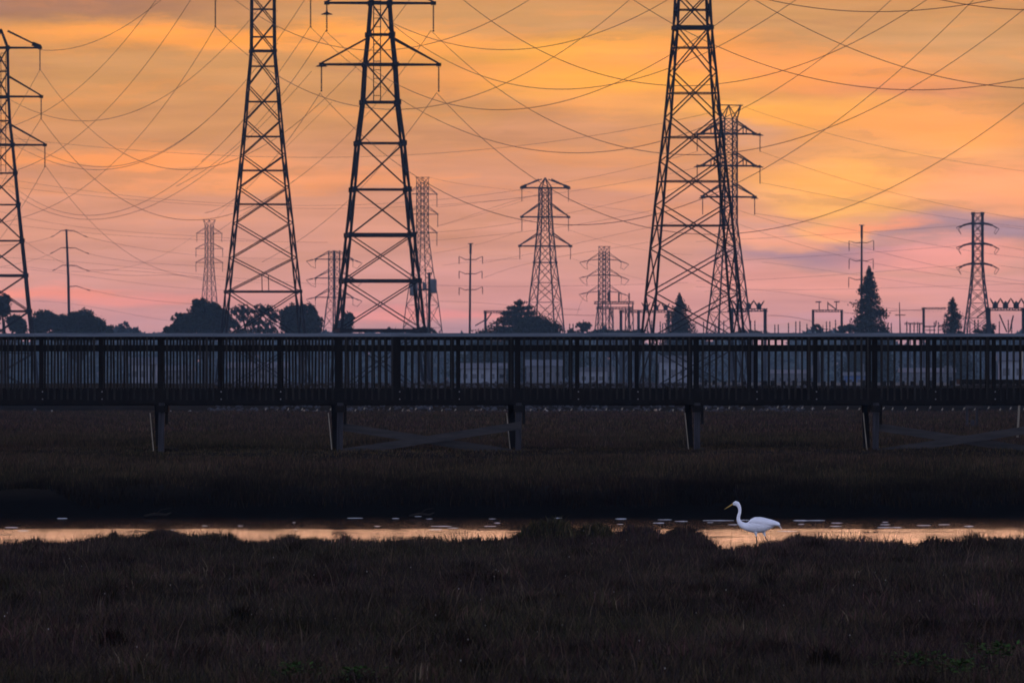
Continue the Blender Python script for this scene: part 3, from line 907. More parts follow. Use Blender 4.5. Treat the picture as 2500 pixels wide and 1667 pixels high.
# the big central tower
lattice(928, 1000, 1.41, R(5), 'tallest-looking black lattice tower in the middle with a ladder and two visible crossarms',
        [(-142, 18), (8, 25), (85, 31.5), (158, 40), (250, 46), (350, 60), (463, 72), (574, 84), (686, 97), (807, 110), (968, 126)],
        [-142, -66, 8, 85, 158, 250, 350, 463, 574, 686, 807],
        [(158, 143, 93, 64, dict(w=.22, guard=(1, 0))), (8, 130, -50, 67, dict(w=.24, guard=(2, 0))), (-142, 120, -195, 64, dict(w=.22))],
        .27, .115, single_above=575, thick_nodes=((8, .30), (85, .22), (158, .26), (250, .22), (350, .16), (463, .16), (574, .36), (686, .32), (807, .34), (-66, .2), (-142, .2)),
        top=-205, ladder=(-60, 250, -16, 1))
# the left one, with plain mid rails
lattice(642, 1100, 1.41, R(5.5), 'black lattice tower left of centre whose crossarm is cut off above, insulators hanging beside it',
        [(-400, 28), (-10, 30), (125, 31), (210, 39.5), (295, 47), (380, 55.8), (459, 64.7), (545, 74.5), (630, 84), (712, 94), (830, 106), (960, 122)],
        [-400, -335, -270, -205, -140, -75, -10, 57, 125, 210, 295, 380, 459, 545, 630, 712, 830],
        [(-7, 116, -70, 72, dict(w=.2, guard=(1, 1))), (-165, 116, -230, 72, dict(w=.2)), (-320, 100, -380, 72, dict(w=.2))],
        .20, .115, mid_rails=(-60, 530), thick_nodes=((125, .24), (712, .2)), top=-440, steps=True, hangers=((-8, 671, 712), (8, 671, 712)))
# the right one
lattice(1691, 950, 1.41, R(6.3), 'black lattice tower right of centre, broad based, with doubled diagonals and no visible crossarm',
        [(-420, 36), (0, 42.5), (68, 46), (178, 57), (287, 67), (393, 79), (501, 91), (607, 102), (717, 113), (830, 124), (970, 139)],
        [-420, -340, -260, -180, -100, -15, 68, 178, 287, 393, 501, 607, 717, 836],
        [(-110, 150, -170, 70, dict(w=.22)), (-260, 150, -320, 70, dict(w=.22))],
        .22, .12, mid_rails=(-60, 570), thick_nodes=((68, .36), (-100, .2)), top=-470, steps=True)
# at the left margin
lattice(2, 1280, 1.41, R(5), 'black lattice tower cut by the left margin with three crossarms reaching right',
        [(117, 18), (235, 20), (300, 24), (354, 31), (420, 38), (500, 46), (588, 56), (675, 66), (760, 75), (812, 82), (955, 97)],
        [117, 175, 240, 295, 354, 423, 500, 588, 673, 760, 862],
        [(117, 95, 76, 52, dict(w=.24, block=True)), (236, 98, 186, 52, dict(w=.24)), (354, 107, 304, 52, dict(w=.24))],
        .28, .14, single_above=676, thick_nodes=((117, .3), (236, .25), (354, .3), (588, .16), (500, .14), (423, .14), (673, .34), (760, .25)), top=72, ladder=(130, 420, 0, 12))
# smaller twin in the middle distance
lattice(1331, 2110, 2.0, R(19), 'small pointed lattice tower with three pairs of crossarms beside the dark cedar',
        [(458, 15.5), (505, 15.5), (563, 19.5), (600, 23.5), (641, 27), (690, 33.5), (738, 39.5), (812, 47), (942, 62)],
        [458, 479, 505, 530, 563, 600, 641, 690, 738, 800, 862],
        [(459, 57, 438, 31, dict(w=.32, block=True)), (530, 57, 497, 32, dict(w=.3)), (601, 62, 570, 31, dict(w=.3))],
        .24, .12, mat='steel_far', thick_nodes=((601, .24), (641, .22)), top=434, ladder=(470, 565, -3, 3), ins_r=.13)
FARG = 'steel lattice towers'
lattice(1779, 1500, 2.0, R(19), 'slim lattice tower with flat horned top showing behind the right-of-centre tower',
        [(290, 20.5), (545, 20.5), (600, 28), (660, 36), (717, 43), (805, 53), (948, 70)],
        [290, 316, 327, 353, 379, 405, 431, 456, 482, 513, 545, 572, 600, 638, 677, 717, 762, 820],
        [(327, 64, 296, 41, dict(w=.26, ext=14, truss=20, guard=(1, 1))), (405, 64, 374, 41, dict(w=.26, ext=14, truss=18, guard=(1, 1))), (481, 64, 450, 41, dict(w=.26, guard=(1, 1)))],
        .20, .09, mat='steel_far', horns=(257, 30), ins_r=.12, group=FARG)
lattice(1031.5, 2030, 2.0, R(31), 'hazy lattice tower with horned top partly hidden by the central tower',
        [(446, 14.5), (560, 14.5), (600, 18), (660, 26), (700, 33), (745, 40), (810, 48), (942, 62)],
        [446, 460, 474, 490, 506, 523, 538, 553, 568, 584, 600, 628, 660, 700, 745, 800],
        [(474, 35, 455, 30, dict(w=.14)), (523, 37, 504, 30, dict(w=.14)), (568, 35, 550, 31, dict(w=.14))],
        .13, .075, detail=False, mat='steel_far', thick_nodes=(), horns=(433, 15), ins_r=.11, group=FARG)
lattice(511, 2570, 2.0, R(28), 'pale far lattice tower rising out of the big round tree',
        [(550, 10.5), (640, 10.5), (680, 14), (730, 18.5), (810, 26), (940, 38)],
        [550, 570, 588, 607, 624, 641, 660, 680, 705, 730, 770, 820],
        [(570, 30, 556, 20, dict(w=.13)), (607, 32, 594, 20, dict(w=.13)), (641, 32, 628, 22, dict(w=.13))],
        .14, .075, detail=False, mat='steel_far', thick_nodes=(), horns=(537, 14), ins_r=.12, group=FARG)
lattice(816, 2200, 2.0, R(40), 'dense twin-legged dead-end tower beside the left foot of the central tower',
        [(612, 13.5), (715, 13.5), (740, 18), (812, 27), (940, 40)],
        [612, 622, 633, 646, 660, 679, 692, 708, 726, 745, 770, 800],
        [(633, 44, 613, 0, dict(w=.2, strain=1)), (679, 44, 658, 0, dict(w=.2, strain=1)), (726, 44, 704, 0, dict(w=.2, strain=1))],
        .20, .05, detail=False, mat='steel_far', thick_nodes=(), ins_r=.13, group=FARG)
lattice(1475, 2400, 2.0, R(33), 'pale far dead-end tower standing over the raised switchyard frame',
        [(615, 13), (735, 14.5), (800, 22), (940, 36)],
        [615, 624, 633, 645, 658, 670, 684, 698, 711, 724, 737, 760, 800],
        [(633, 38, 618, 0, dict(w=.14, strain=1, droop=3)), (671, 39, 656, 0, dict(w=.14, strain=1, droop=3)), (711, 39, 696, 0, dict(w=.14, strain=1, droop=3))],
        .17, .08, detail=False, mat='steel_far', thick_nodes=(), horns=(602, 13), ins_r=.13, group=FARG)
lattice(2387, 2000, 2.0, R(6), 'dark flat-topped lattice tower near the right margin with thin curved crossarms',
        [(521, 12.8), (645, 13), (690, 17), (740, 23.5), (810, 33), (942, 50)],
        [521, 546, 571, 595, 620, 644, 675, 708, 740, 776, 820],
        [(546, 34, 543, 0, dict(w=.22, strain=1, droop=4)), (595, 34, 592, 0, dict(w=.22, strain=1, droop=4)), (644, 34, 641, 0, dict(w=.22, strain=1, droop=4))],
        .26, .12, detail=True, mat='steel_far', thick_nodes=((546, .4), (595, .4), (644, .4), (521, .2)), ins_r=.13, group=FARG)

# ------------------------------------------------------------------ poles
def monopole(u, ut, vtop, dd, label, arms, wpx, mast=None, ilen=22):
    s = dd / F; zg = 2.0
    x = (u - U0) * s
    root = thing('monopole', (x, dd, zg), label, 'transmission pole', 'steel transmission poles')
    zof = lambda v: ZC + (VH - v) * s - zg
    xo = lambda v: (ut - u) * s * (1 - (v - vtop) / (815 - vtop))
    vt = mast or vtop
    m = MB(); m.tube([(0, 0, -.3), (xo(680), 0, zof(680)), (xo(vt), 0, zof(vt))], [wpx * .6 * s, wpx * .52 * s, wpx * .4 * s], 10)
    m.build('shaft', M['steel_far'], root, True)
    if mast:
        m = MB(); m.tube([(xo(mast), 0, zof(mast)), (xo(vtop), 0, zof(vtop))], .22, 6); m.bar((xo(vtop) - .5, 0, zof(vtop)), (xo(vtop) + .5, 0, zof(vtop)), .15); m.build('top_mast', M['steel_far'], root)
    for (v, lu, lv, ru, rv) in arms:
        for eu, ev in ((lu, lv), (ru, rv)):
            if eu is None: continue
            m = MB()
            a = Vector((xo(v), 0, zof(v))); b = Vector(((eu - u) * s, 0, zof(ev)))
            mid = a.lerp(b, .45) + Vector((0, 0, (.35 if ev > v else -.25)))
            m.tube([a, mid, b], [.11, .08, .05], 6); m.build('arm', M['steel_far'], root, True)
            if ilen:
                o = insulator_mesh(ilen * s, .12).build('insulator', M['insulator'], root, True); o.location = b
            else:
                m = MB(); e = b + Vector((10 * s * (1 if eu > u else -1), 1.2, -4 * s)); m.tube([b, b.lerp(e, .5), e], [.04, .10, .04], 6); m.build('strain_insulator', M['insulator'], root)
monopole(172, 162, 560, 1900, 'dark tapering pole left of the big round tree with drooping arms', [(562, 133, 575, 203, 575), (605, 132, 615, 208, 616), (648, 137, 657, 207, 658), (700, None, None, 210, 706)], 6.2, ilen=0)
monopole(1146, 1149, 595, 1850, 'slim pole with three pairs of upturned arms between the central tower and the cedar', [(634, 1121, 626, 1178, 626), (668, 1121, 662, 1177, 662), (707, 1121, 702, 1178, 700)], 4.8, 620, 18)
monopole(2103, 2104, 550, 1850, 'slim pole with upturned arms rising beside the tallest conifer', [(592, 2073, 588, 2133, 587), (636, 2073, 632, 2132, 632), (682, 2072, 677, 2136, 679)], 5.4, 582, 25)

def equipment_pole():
    dd, zg = 1450, 2.0; s = dd / F
    root = thing('utility_pole', ((1048 - U0) * s, dd, zg), 'utility pole carrying transformer cans beside the right leg of the central tower', 'utility pole')
    Z = lambda v: ZC + (VH - v) * s - zg
    X = lambda u: (u - 1048) * s
    m = MB(); m.tube([(0, 0, -.2), (0, 0, Z(665))], [.26, .17], 8); m.build('shaft', M['bark'], root, True)
    m = MB(); m.bar((X(1016), 0, Z(707)), (X(1062), 0, Z(707)), .28); m.bar((X(1041), 0, Z(668)), (X(1055), 0, Z(668)), .16); m.build('crossarm', M['bark'], root)
    for u, v0, v1, r in ((1036, 689, 706, .26), (1058, 681, 716, .5), (1010, 690, 722, .6)):
        m = MB(); m.lathe((X(u), -.1, Z(v1)), [(r * .9, 0), (r, .1), (r, (v1 - v0) * s - .15), (r * .7, (v1 - v0) * s)], 10); m.build('transformer', M['grey_box'], root, True)
    m = MB(); m.tube([(X(1052), 0, Z(716)), (X(1050), .05, Z(740)), (X(1049), .05, Z(800))], .08, 5); m.build('cable', M['wire'], root)
equipment_pole()
def plain_pole(u, vtop, dd, wpx, label, arm=None):
    s = dd / F; zg = 2.0
    root = thing('utility_pole', ((u - U0) * s, dd, zg), label, 'utility pole')
    zt = ZC + (VH - vtop) * s - zg
    m = MB(); m.tube([(0, 0, -.2), (0, 0, zt * .6), (-.15, 0, zt)], [wpx * .5 * s, wpx * .4 * s, wpx * .22 * s], 8); m.build('shaft', M['bark'], root, True)
    m = MB(); z = zt - (arm or 0.8); m.bar((-.9, 0, z), (.9, 0, z), .14); m.build('crossarm', M['bark'], root)
plain_pole(2198, 738, 1700, 4.5, 'thin leaning pole standing alone between the two right conifers', 2.2)
plain_pole(2011, 793, 1800, 3.5, 'short pole inside the open portal frame left of the tallest conifer')
plain_pole(2272, 795, 1750, 3.5, 'short pole with a wide crossarm right of the single-post frame')
plain_pole(1288, 758, 1750, 4.0, 'short stub pole at the right edge of the dark cedar', 4)

# ------------------------------------------------------------------ switchyard frames
def gantry(label, dd, posts, vbeam, ends, beam_h=6, pw=7, tops=(), vees=(), lattice_legs=False, braces=()):
    s = dd / F; zg = 2.0
    uc = (ends[0] + ends[1]) / 2
    root = thing('switchyard_frame', ((uc - U0) * s, dd, zg), label, 'gantry', 'switchyard frames')
    Z = lambda v: ZC + (VH - v) * s - zg
    X = lambda u: (u - uc) * s
    for u in posts:
        m = MB()
        if lattice_legs:
            for a in (-1, 1):
                for b in (-1, 1): m.bar((X(u) + a * pw * s, b * .5, -.2), (X(u) + a * pw * .55 * s, b * .5, Z(vbeam)), .2)
            zz = np.linspace(0, Z(vbeam), 6)
            for z0, z1 in zip(zz[:-1], zz[1:]):
                m.bar((X(u) - pw * .8 * s, -.5, z0), (X(u) + pw * .7 * s, -.5, z1), .13); m.bar((X(u) + pw * .8 * s, -.5, z0), (X(u) - pw * .7 * s, -.5, z1), .13)
        else:
            m.bar((X(u), 0, -.2), (X(u), 0, Z(vbeam - beam_h / 2)), pw * s, .5)
        m.build('post', M['steel_far'], root)
    m = MB()
    hb = beam_h * s
    for b in (-.4, .4):
        m.bar((X(ends[0]), b, Z(vbeam) + hb * .35), (X(ends[1]), b, Z(vbeam) + hb * .35), hb * .3)
        m.bar((X(ends[0]), b, Z(vbeam) - hb * .35), (X(ends[1]), b, Z(vbeam) - hb * .35), hb * .3)
        k = max(3, int((ends[1] - ends[0]) / 7))
        for i in range(k):
            xa, xb = X(ends[0]) + (X(ends[1]) - X(ends[0])) * i / k, X(ends[0]) + (X(ends[1]) - X(ends[0])) * (i + 1) / k
            sg = 1 if i % 2 else -1
            m.bar((xa, b, Z(vbeam) + sg * hb * .35), (xb, b, Z(vbeam) - sg * hb * .35), hb * .22)
    m.build('beam', M['steel_far'], root)
    for (u, v, wd) in tops:
        m = MB(); base = Z(vbeam) + hb * .5; hh = Z(v) - base
        pr = [(.12, 0)]
        for i in range(6): pr += [(wd * s * .32, hh * (i + .3) / 6), (wd * s * .5, hh * (i + .6) / 6)]
        pr += [(.1, hh)]
        m.lathe((X(u), 0, base), pr, 8); m.build('post_insulator', M['insulator'], root)
    for (u, v, half) in vees:
        base = Z(vbeam) + hb * .5
        for sg in (-1, 1):
            m = MB(); a = Vector((X(u), 0, base)); b = Vector((X(u + sg * half), 0, Z(v)))
            m.tube([a, a.lerp(b, .3), a.lerp(b, .7), b], [.08, .14, .14, .06], 6); m.build('vee_insulator', M['insulator'], root)
        m = MB(); m.lathe((X(u), 0, base), [(.4, 0), (.45, .3), (.25, .8), (.08, 1.0)], 8); m.build('pedestal', M['steel_far'], root)
    for (a, b, c, d) in braces:
        m = MB(); m.bar((X(a), 0, Z(b)), (X(c), 0, Z(d)), .2); m.build('brace', M['steel_far'], root)
    return root
gantry('single-post frame whose beam runs right into the dark cedar', 1700, [1185], 761, (1180, 1262), 6, 6, braces=((1187, 783, 1200, 764), (1195, 795, 1235, 770), (1183, 782, 1160, 795)))
gantry('tallest frame on lattice legs with four upright insulators below the far dead-end tower', 1900, [1466, 1540], 739, (1450, 1548), 7, 9,
       tops=((1462, 714, 5), (1486, 713, 6), (1511, 715, 5), (1536, 716, 4)), lattice_legs=True)
gantry('second frame tucked beneath the tallest one, on lattice legs', 1880, [1492, 1532], 752, (1455, 1545), 6, 8, lattice_legs=True)
gantry('long flat-beamed frame between the tallest frame and the pointed conifer', 1800, [1516, 1559, 1632], 760, (1511, 1640), 7, 7, vees=((1577, 738, 11), (1602, 738, 11), (1625, 740, 10)))
gantry('frame topped by zigzag insulators at the right foot of the broad tower', 1650, [1787, 1868], 757, (1776, 1874), 8, 8, vees=((1802, 732, 14), (1828, 732, 13), (1853, 734, 13)))
gantry('open portal frame with three upright insulators left of the tallest conifer', 1750, [1985, 2055], 759, (1982, 2058), 6, 6, tops=((2000, 737, 3), (2021, 737, 3), (2042, 737, 3)),
       braces=((1991, 737, 2005, 737), (2036, 737, 2050, 737), (2021, 740, 2042, 756)))
gantry('half frame with one post, its beam running right into the small conifer', 1700, [2255], 753, (2250, 2310), 5, 6, braces=((2257, 797, 2284, 797), (2284, 797, 2286, 783)))
gantry('thick-posted frame with large zigzag insulators at the right margin', 1500, [2413, 2500], 755, (2405, 2560), 8, 11, vees=((2430, 728, 13), (2455, 728, 13), (2481, 728, 13), (2506, 728, 13)),
       braces=((2408, 757, 2385, 775), (2440, 768, 2458, 810), (2474, 770, 2465, 810)))
gantry('low frame between the monopole arms and the left conifer, half hidden by the railing', 1850, [2222, 2245], 790, (2208, 2252), 4, 3)

def bus_support(u, vtop, dd, wpx, label):
    s = dd / F; zg = 2.0
    root = thing('bus_support', ((u - U0) * s, dd, zg), label, 'insulator post', 'bus supports in the switchyard')
    zt = ZC + (VH - vtop) * s - zg
    m = MB(); m.bar((0, 0, -.1), (0, 0, zt * .78), .16); m.bar((-wpx * s * .5, 0, zt * .78), (wpx * s * .5, 0, zt * .78), .18); m.build('stand', M['steel_far'], root)
    for sg in ((-1, 1) if wpx > 8 else (0,)):
        m = MB(); pr = [(.06, 0)]
        for i in range(4): pr += [(.07, zt * .22 * (i + .3) / 4), (.13, zt * .22 * (i + .6) / 4)]
        m.lathe((sg * wpx * s * .42, 0, zt * .78), pr + [(.05, zt * .22)], 7); m.build('post_insulator', M['insulator'], root)
for i, (u, v, wp) in enumerate(((1395, 790, 10), (1571, 786, 6), (1586, 782, 12), (1612, 784, 6), (1622, 789, 10), (1722, 784, 10), (1746, 790, 6), (1762, 782, 12), (1812, 778, 6), (1838, 782, 12), (1896, 792, 10), (1925, 788, 6), (1948, 784, 12),
                                (1970, 790, 6), (2022, 784, 10), (2040, 780, 6), (2172, 788, 10), (2214, 784, 6), (2236, 786, 10), (2286, 786, 12), (2368, 786, 6), (2384, 780, 10), (2440, 784, 6), (2466, 780, 10))):
    bus_support(u, v, 1720 + 20 * (i % 4), wp, 'slender insulator post among the switchyard frames above the railing')
# ------------------------------------------------------------------ trees
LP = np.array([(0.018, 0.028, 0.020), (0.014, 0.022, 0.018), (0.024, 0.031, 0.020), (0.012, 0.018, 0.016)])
def leaf_cloud(pts, size, parent, r, name='crown', stretch=1.0, pal=None):
    pal = LP if pal is None else pal
    n = len(pts)
    a = r.normal(size=(n, 3)); a /= np.linalg.norm(a, axis=1)[:, None]
    b = r.normal(size=(n, 3)); b -= (a * b).sum(1)[:, None] * a; b /= np.linalg.norm(b, axis=1)[:, None]
    sz = size * r.uniform(.5, 1.3, (n, 1))
    V = np.stack([pts - a * sz * stretch, pts + b * sz * .55, pts + a * sz * stretch, pts - b * sz * .55], 1).reshape(-1, 3)
    q = np.arange(n)[:, None] * 4 + np.array([[0, 1, 2, 3]])
    c = np.repeat(pal[r.integers(0, len(pal), n)] * r.uniform(.7, 1.4, (n, 1)), 4, 0)
    return np_mesh(name, V, np.zeros((0, 3), int), q, M['leaf'], parent, c)

def broadleaf(blobs, dd, label, seed, n=5000, leaf=.5, trunk_u=None, name='broadleaf_tree', cat='tree', gap=-.15, vb=None):
    r = np.random.default_rng(seed)
    n = int(n * 2.6); leaf = leaf * .52
    s = dd / F; zg = 2.0
    tu = trunk_u if trunk_u is not None else float(np.mean([b[0] for b in blobs]))
    root = thing(name, ((tu - U0) * s, dd, zg), label, cat)
    Z = lambda v: ZC + (VH - v) * s - zg
    area = np.array([b[2] * b[3] for b in blobs], float); area /= area.sum()
    P_ = []
    for b, f in zip(blobs, area):
        k = int(n * f * 1.6)
        p = r.normal(size=(k, 3)); p /= np.linalg.norm(p, axis=1)[:, None]
        # outline broken into sub-clusters
        cl = r.normal(size=(64, 3)); cl /= np.linalg.norm(cl, axis=1)[:, None]
        dots = p @ cl.T
        amp = r.uniform(.0, .42, 64)[dots.argmax(1)]
        rad = r.random(k) ** .45 * (0.70 + amp * sm(.80, .985, dots.max(1)))
        out = r.random(k) < .06
        rad = np.where(out, r.uniform(.85, 1.16, k) * (amp > .26), rad)
        p = p * rad[:, None]
        P_.append(np.stack([(b[0] - tu) * s + p[:, 0] * b[2] * s, p[:, 1] * (b[2] + b[3]) * .5 * s, Z(b[1]) + p[:, 2] * b[3] * s], 1))
    P_ = np.concatenate(P_)
    sc = 1.0 / (8 * s)
    nz = np.sin(P_[:, 0] * sc * 1.3 + seed) * np.sin(P_[:, 1] * sc * 1.1 + 2) * np.sin(P_[:, 2] * sc * 1.5 + 1) + .3 * np.sin(P_[:, 0] * sc * 3.1 + P_[:, 2] * sc * 2.7)
    P_ = P_[nz > gap]
    P_ = P_[P_[:, 2] > .1]
    leaf_cloud(P_, leaf, root, r)
    m = MB()
    top = Z(blobs[0][1])
    m.tube([(0, 0, -.3), (.2, 0, top * .35), (0, .1, top * .8)], [.55, .4, .15], 8)
    m.build('trunk', M['bark'], root, True)
    for b in blobs[:7]:
        m = MB()
        e = Vector(((b[0] - tu) * s, r.uniform(-.5, .5), Z(b[1])))
        st = Vector((.15, 0, min(top * .35, e.z * .5)))
        m.tube([st, st.lerp(e, .5) + Vector((0, 0, .4)), e, e + Vector((r.uniform(-1, 1), 0, b[3] * s * .7))], [.3, .2, .12, .04], 6)
        m.build('limb', M['bark'], root, True)
    return root

def conifer(u, vtop, half, dd, label, seed, n_br=240, droop=.35, power=.85, leaf=.2, vfull=945, tiers=0, name='conifer_tree'):
    r = np.random.default_rng(seed)
    s = dd / F; zg = 2.0
    root = thing(name, ((u - U0) * s, dd, zg), label, 'tree', 'conifers beyond the boardwalk')
    H = ZC + (VH - vtop) * s - zg
    R0 = half * s
    m = MB(); m.tube([(0, 0, -.3), (.1, 0, H * .5), (0, 0, H * .99)], [max(.3, H * .018), H * .011, .03], 8); m.build('trunk', M['bark'], root, True)
    P_ = []; br = MB()
    for i in range(n_br):
        t = (i + r.random()) / n_br
        if tiers: t = min(.97, (math.floor(t * tiers) + .5 + r.normal(0, .09)) / tiers)
        z = H * (0.06 + 0.93 * t)
        prof = (1 - t) ** power
        L_ = R0 * max(prof * r.uniform(.38, 1.10), 0.03) * (1 if r.random() > .10 else 1.25)
        if 0.25 < t < 0.8 and r.random() < .12: L_ *= .4
        a = r.uniform(0, 6.283)
        dx, dy = math.cos(a), math.sin(a)
        k = max(6, int(L_ / leaf * 5))
        tt = r.random(k) ** .7
        rise = .18 * L_
        zz = z + rise * tt - droop * L_ * tt ** 2 + r.normal(0, (.022 if tiers else .06) * L_ + .08, k)
        w = (.10 if tiers else .15) * L_ * (1 - tt * .5) + .1
        P_.append(np.stack([dx * L_ * tt + r.normal(0, 1, k) * w, dy * L_ * tt + r.normal(0, 1, k) * w, zz], 1))
        if i % 3 == 0:
            br.tube([(0, 0, z), (dx * L_ * .5, dy * L_ * .5, z + rise * .5 - droop * L_ * .25), (dx * L_ * .95, dy * L_ * .95, z + rise - droop * L_)], [.09, .06, .02], 5)
    k = int(140); tz = r.random(k)
    P_.append(np.stack([r.normal(0, .16, k) * (1.2 - tz) * 2, r.normal(0, .16, k) * (1.2 - tz) * 2, H * (.86 + .15 * tz)], 1))
    P_ = np.concatenate(P_); P_ = P_[P_[:, 2] > .1]
    leaf_cloud(P_, leaf, root, r, stretch=1.2)
    br.build('branches', M['bark'], root)
    return root

broadleaf([(5, 745, 22, 30), (38, 790, 26, 24), (-20, 760, 25, 40), (50, 802, 20, 16)], 1650, 'dark tree cut by the left margin behind the leftmost tower', 1, 5200, .45, 10, gap=-.4)
broadleaf([(110, 778, 34, 24), (150, 790, 34, 24), (198, 780, 34, 28), (232, 795, 30, 24), (95, 800, 26, 26), (262, 806, 20, 14), (180, 815, 80, 22)], 1700, 'wide lumpy dark bush mass left of the big round tree, behind the tapering pole', 2, 9000, .45, 190, gap=-.35)
broadleaf([(300, 800, 22, 15), (322, 808, 20, 10), (290, 812, 22, 10)], 2500, 'pale hazy low bush in the gap right of the lumpy bush mass', 3, 1800, .5)
broadleaf([(508, 765, 46, 32), (455, 790, 40, 26), (500, 795, 56, 34), (545, 785, 26, 32), (425, 806, 28, 14), (490, 745, 24, 16), (436, 775, 10, 12)], 1600, 'largest round-crowned dark tree, left of centre', 4, 10000, .42, 500, gap=-.4)
broadleaf([(590, 762, 30, 20), (640, 758, 30, 18), (620, 785, 34, 18), (665, 770, 22, 24), (575, 790, 20, 20), (600, 815, 50, 16), (650, 805, 34, 20)], 1680, 'airy open-crowned tree with sky gaps under the left lattice tower', 5, 4200, .36, 612, gap=-.10)
broadleaf([(722, 765, 30, 26), (758, 765, 20, 24), (740, 795, 44, 32), (772, 790, 18, 24), (700, 775, 20, 22), (705, 800, 25, 22)], 1620, 'dense dark tree at the right foot of the left lattice tower', 6, 7500, .42, 735, gap=-.35)
broadleaf([(848, 790, 18, 30), (832, 800, 20, 24), (858, 778, 8, 14)], 1720, 'small dark tree seen between the left legs of the central tower', 7, 2600, .42)
broadleaf([(1030, 808, 34, 10), (1058, 810, 14, 8)], 1750, 'low rounded bush behind the right foot of the central tower', 8, 1500, .42, name='shrub', cat='shrub')
broadleaf([(958, 812, 16, 8), (950, 806, 6, 8)], 2800, 'faint pale bush far off between the legs of the central tower', 9, 700, .5, name='shrub', cat='shrub')
conifer(1268, 732, 190, 1650, 'broad spreading dark cedar with ragged tiers beside the pointed tower', 10, 460, .10, .80, .22, tiers=15)
broadleaf([(1330, 800, 36, 24), (1352, 806, 22, 22), (1300, 805, 40, 30)], 1640, 'dark bush mass at the right foot of the spreading cedar', 11, 3400, .42, name='shrub', cat='shrub')
broadleaf([(1425, 796, 20, 15), (1400, 812, 18, 10)], 1900, 'small round-topped bush left of the tallest switchyard frame', 12, 1500, .42)
broadleaf([(1470, 812, 40, 8), (1520, 814, 40, 8), (1560, 812, 30, 8)], 1850, 'low scrubby hedge line below the switchyard frames', 13, 2200, .42, name='shrub', cat='shrub')
conifer(1659, 718, 86, 1700, 'pointed dark conifer between the legs of the broad right tower', 14, 300, .35, .8, .2)
conifer(2122, 652, 76, 1600, 'tallest narrow conifer, standing against the slim pole on the right', 15, 380, .35, .72, .2)
conifer(2326, 728, 60, 1650, 'smaller conifer left of the flat-topped tower', 16, 260, .35, .62, .2)
broadleaf([(2075, 802, 28, 12), (2050, 806, 16, 10), (2100, 805, 20, 14)], 1700, 'low bush at the left foot of the tallest conifer', 17, 1500, .4, name='shrub', cat='shrub')
broadleaf([(1995, 804, 14, 12)], 1800, 'tiny bush at the left post of the open portal frame', 18, 600, .4, name='shrub', cat='shrub')
broadleaf([(2415, 802, 16, 14), (2400, 810, 24, 8)], 1600, 'small mound of bush at the thick post near the right margin', 19, 900, .4, name='shrub', cat='shrub')
broadleaf([(1820, 812, 26, 8), (1850, 814, 26, 7)], 1800, 'flat low bush under the zigzag-topped frame', 20, 900, .4, name='shrub', cat='shrub')

# far treeline closing the view behind the railing
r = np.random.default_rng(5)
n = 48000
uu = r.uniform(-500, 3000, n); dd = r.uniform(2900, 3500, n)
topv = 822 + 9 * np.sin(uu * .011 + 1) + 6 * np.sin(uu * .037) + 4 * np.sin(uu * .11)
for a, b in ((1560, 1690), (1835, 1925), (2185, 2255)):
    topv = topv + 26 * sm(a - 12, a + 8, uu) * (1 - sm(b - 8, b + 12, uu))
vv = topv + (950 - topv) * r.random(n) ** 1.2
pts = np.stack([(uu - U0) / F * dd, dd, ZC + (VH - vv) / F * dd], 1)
o = leaf_cloud(pts, 1.6, None, r, 'distant_treeline', pal=np.array([(0.030, 0.048, 0.046), (0.040, 0.060, 0.054), (0.050, 0.062, 0.056), (0.026, 0.040, 0.042)])); tag(o, 'hazy band of trees closing the view behind the boardwalk railing', None, None, 'stuff')  # paler bluish leaf colours hold part of the distance haze

# low buildings glimpsed through the railing
def warehouse(u0, u1, vtop, dd, mat, label, nwin=4, gable=True):
    s = dd / F; zg = 2.0
    uc = (u0 + u1) / 2; W_ = (u1 - u0) * s; H_ = ZC + (VH - vtop) * s - zg
    root = thing('warehouse', ((uc - U0) * s, dd, zg), label, 'building')
    D_ = min(W_ * .6, 14); hw_ = H_ * .78
    m = MB(); m.box((0, D_ / 2, hw_ / 2 - .1), (W_, D_, hw_ + .2)); m.build('wall', M[mat], root)
    m = MB()
    if gable:
        vs = [(-W_ / 2 - .3, -.4, hw_ + .003), (W_ / 2 + .3, -.4, hw_ + .003), (W_ / 2 + .3, D_ + .4, hw_ + .003), (-W_ / 2 - .3, D_ + .4, hw_ + .003), (-W_ / 2 - .3, D_ / 2, H_), (W_ / 2 + .3, D_ / 2, H_)]
        m.add(vs, [(0, 1, 5, 4), (2, 3, 4, 5), (0, 4, 3), (1, 2, 5), (3, 2, 1, 0)])
    else:
        m.box((0, D_ / 2, hw_ + (H_ - hw_) / 2), (W_ + .5, D_ + .5, H_ - hw_))
    m.build('roof', M['roof'], root)
    for i in range(nwin):
        x = -W_ / 2 + W_ * (i + .5) / nwin
        m = MB(); m.box((x, -.03, hw_ * .6), (W_ / nwin * .5, .08, hw_ * .26)); wn = m.build('window', M['roof'], root)
        m = MB(); m.box((x, -.075, hw_ * .6), (W_ / nwin * .42, .02, hw_ * .2)); m.build('pane', M['pane'], wn)
    m = MB(); m.box((W_ * .38, -.04, 1.6), (min(3, W_ * .15), .09, 3.4)); m.build('door', M['grey_box'], root)
warehouse(318, 382, 872, 1300, 'wall_pale', 'bright pale shed glimpsed through the railing left of the leftmost pile', 3)
warehouse(405, 470, 892, 1350, 'wall_dull', 'low dull shed glimpsed just right of the leftmost pile', 3)
warehouse(560, 700, 884, 1450, 'wall_dull', 'long dull building glimpsed through the railing under the left lattice tower', 6)
warehouse(1125, 1235, 886, 1500, 'wall_pale', 'pale shed glimpsed through the railing below the slim pole', 5)
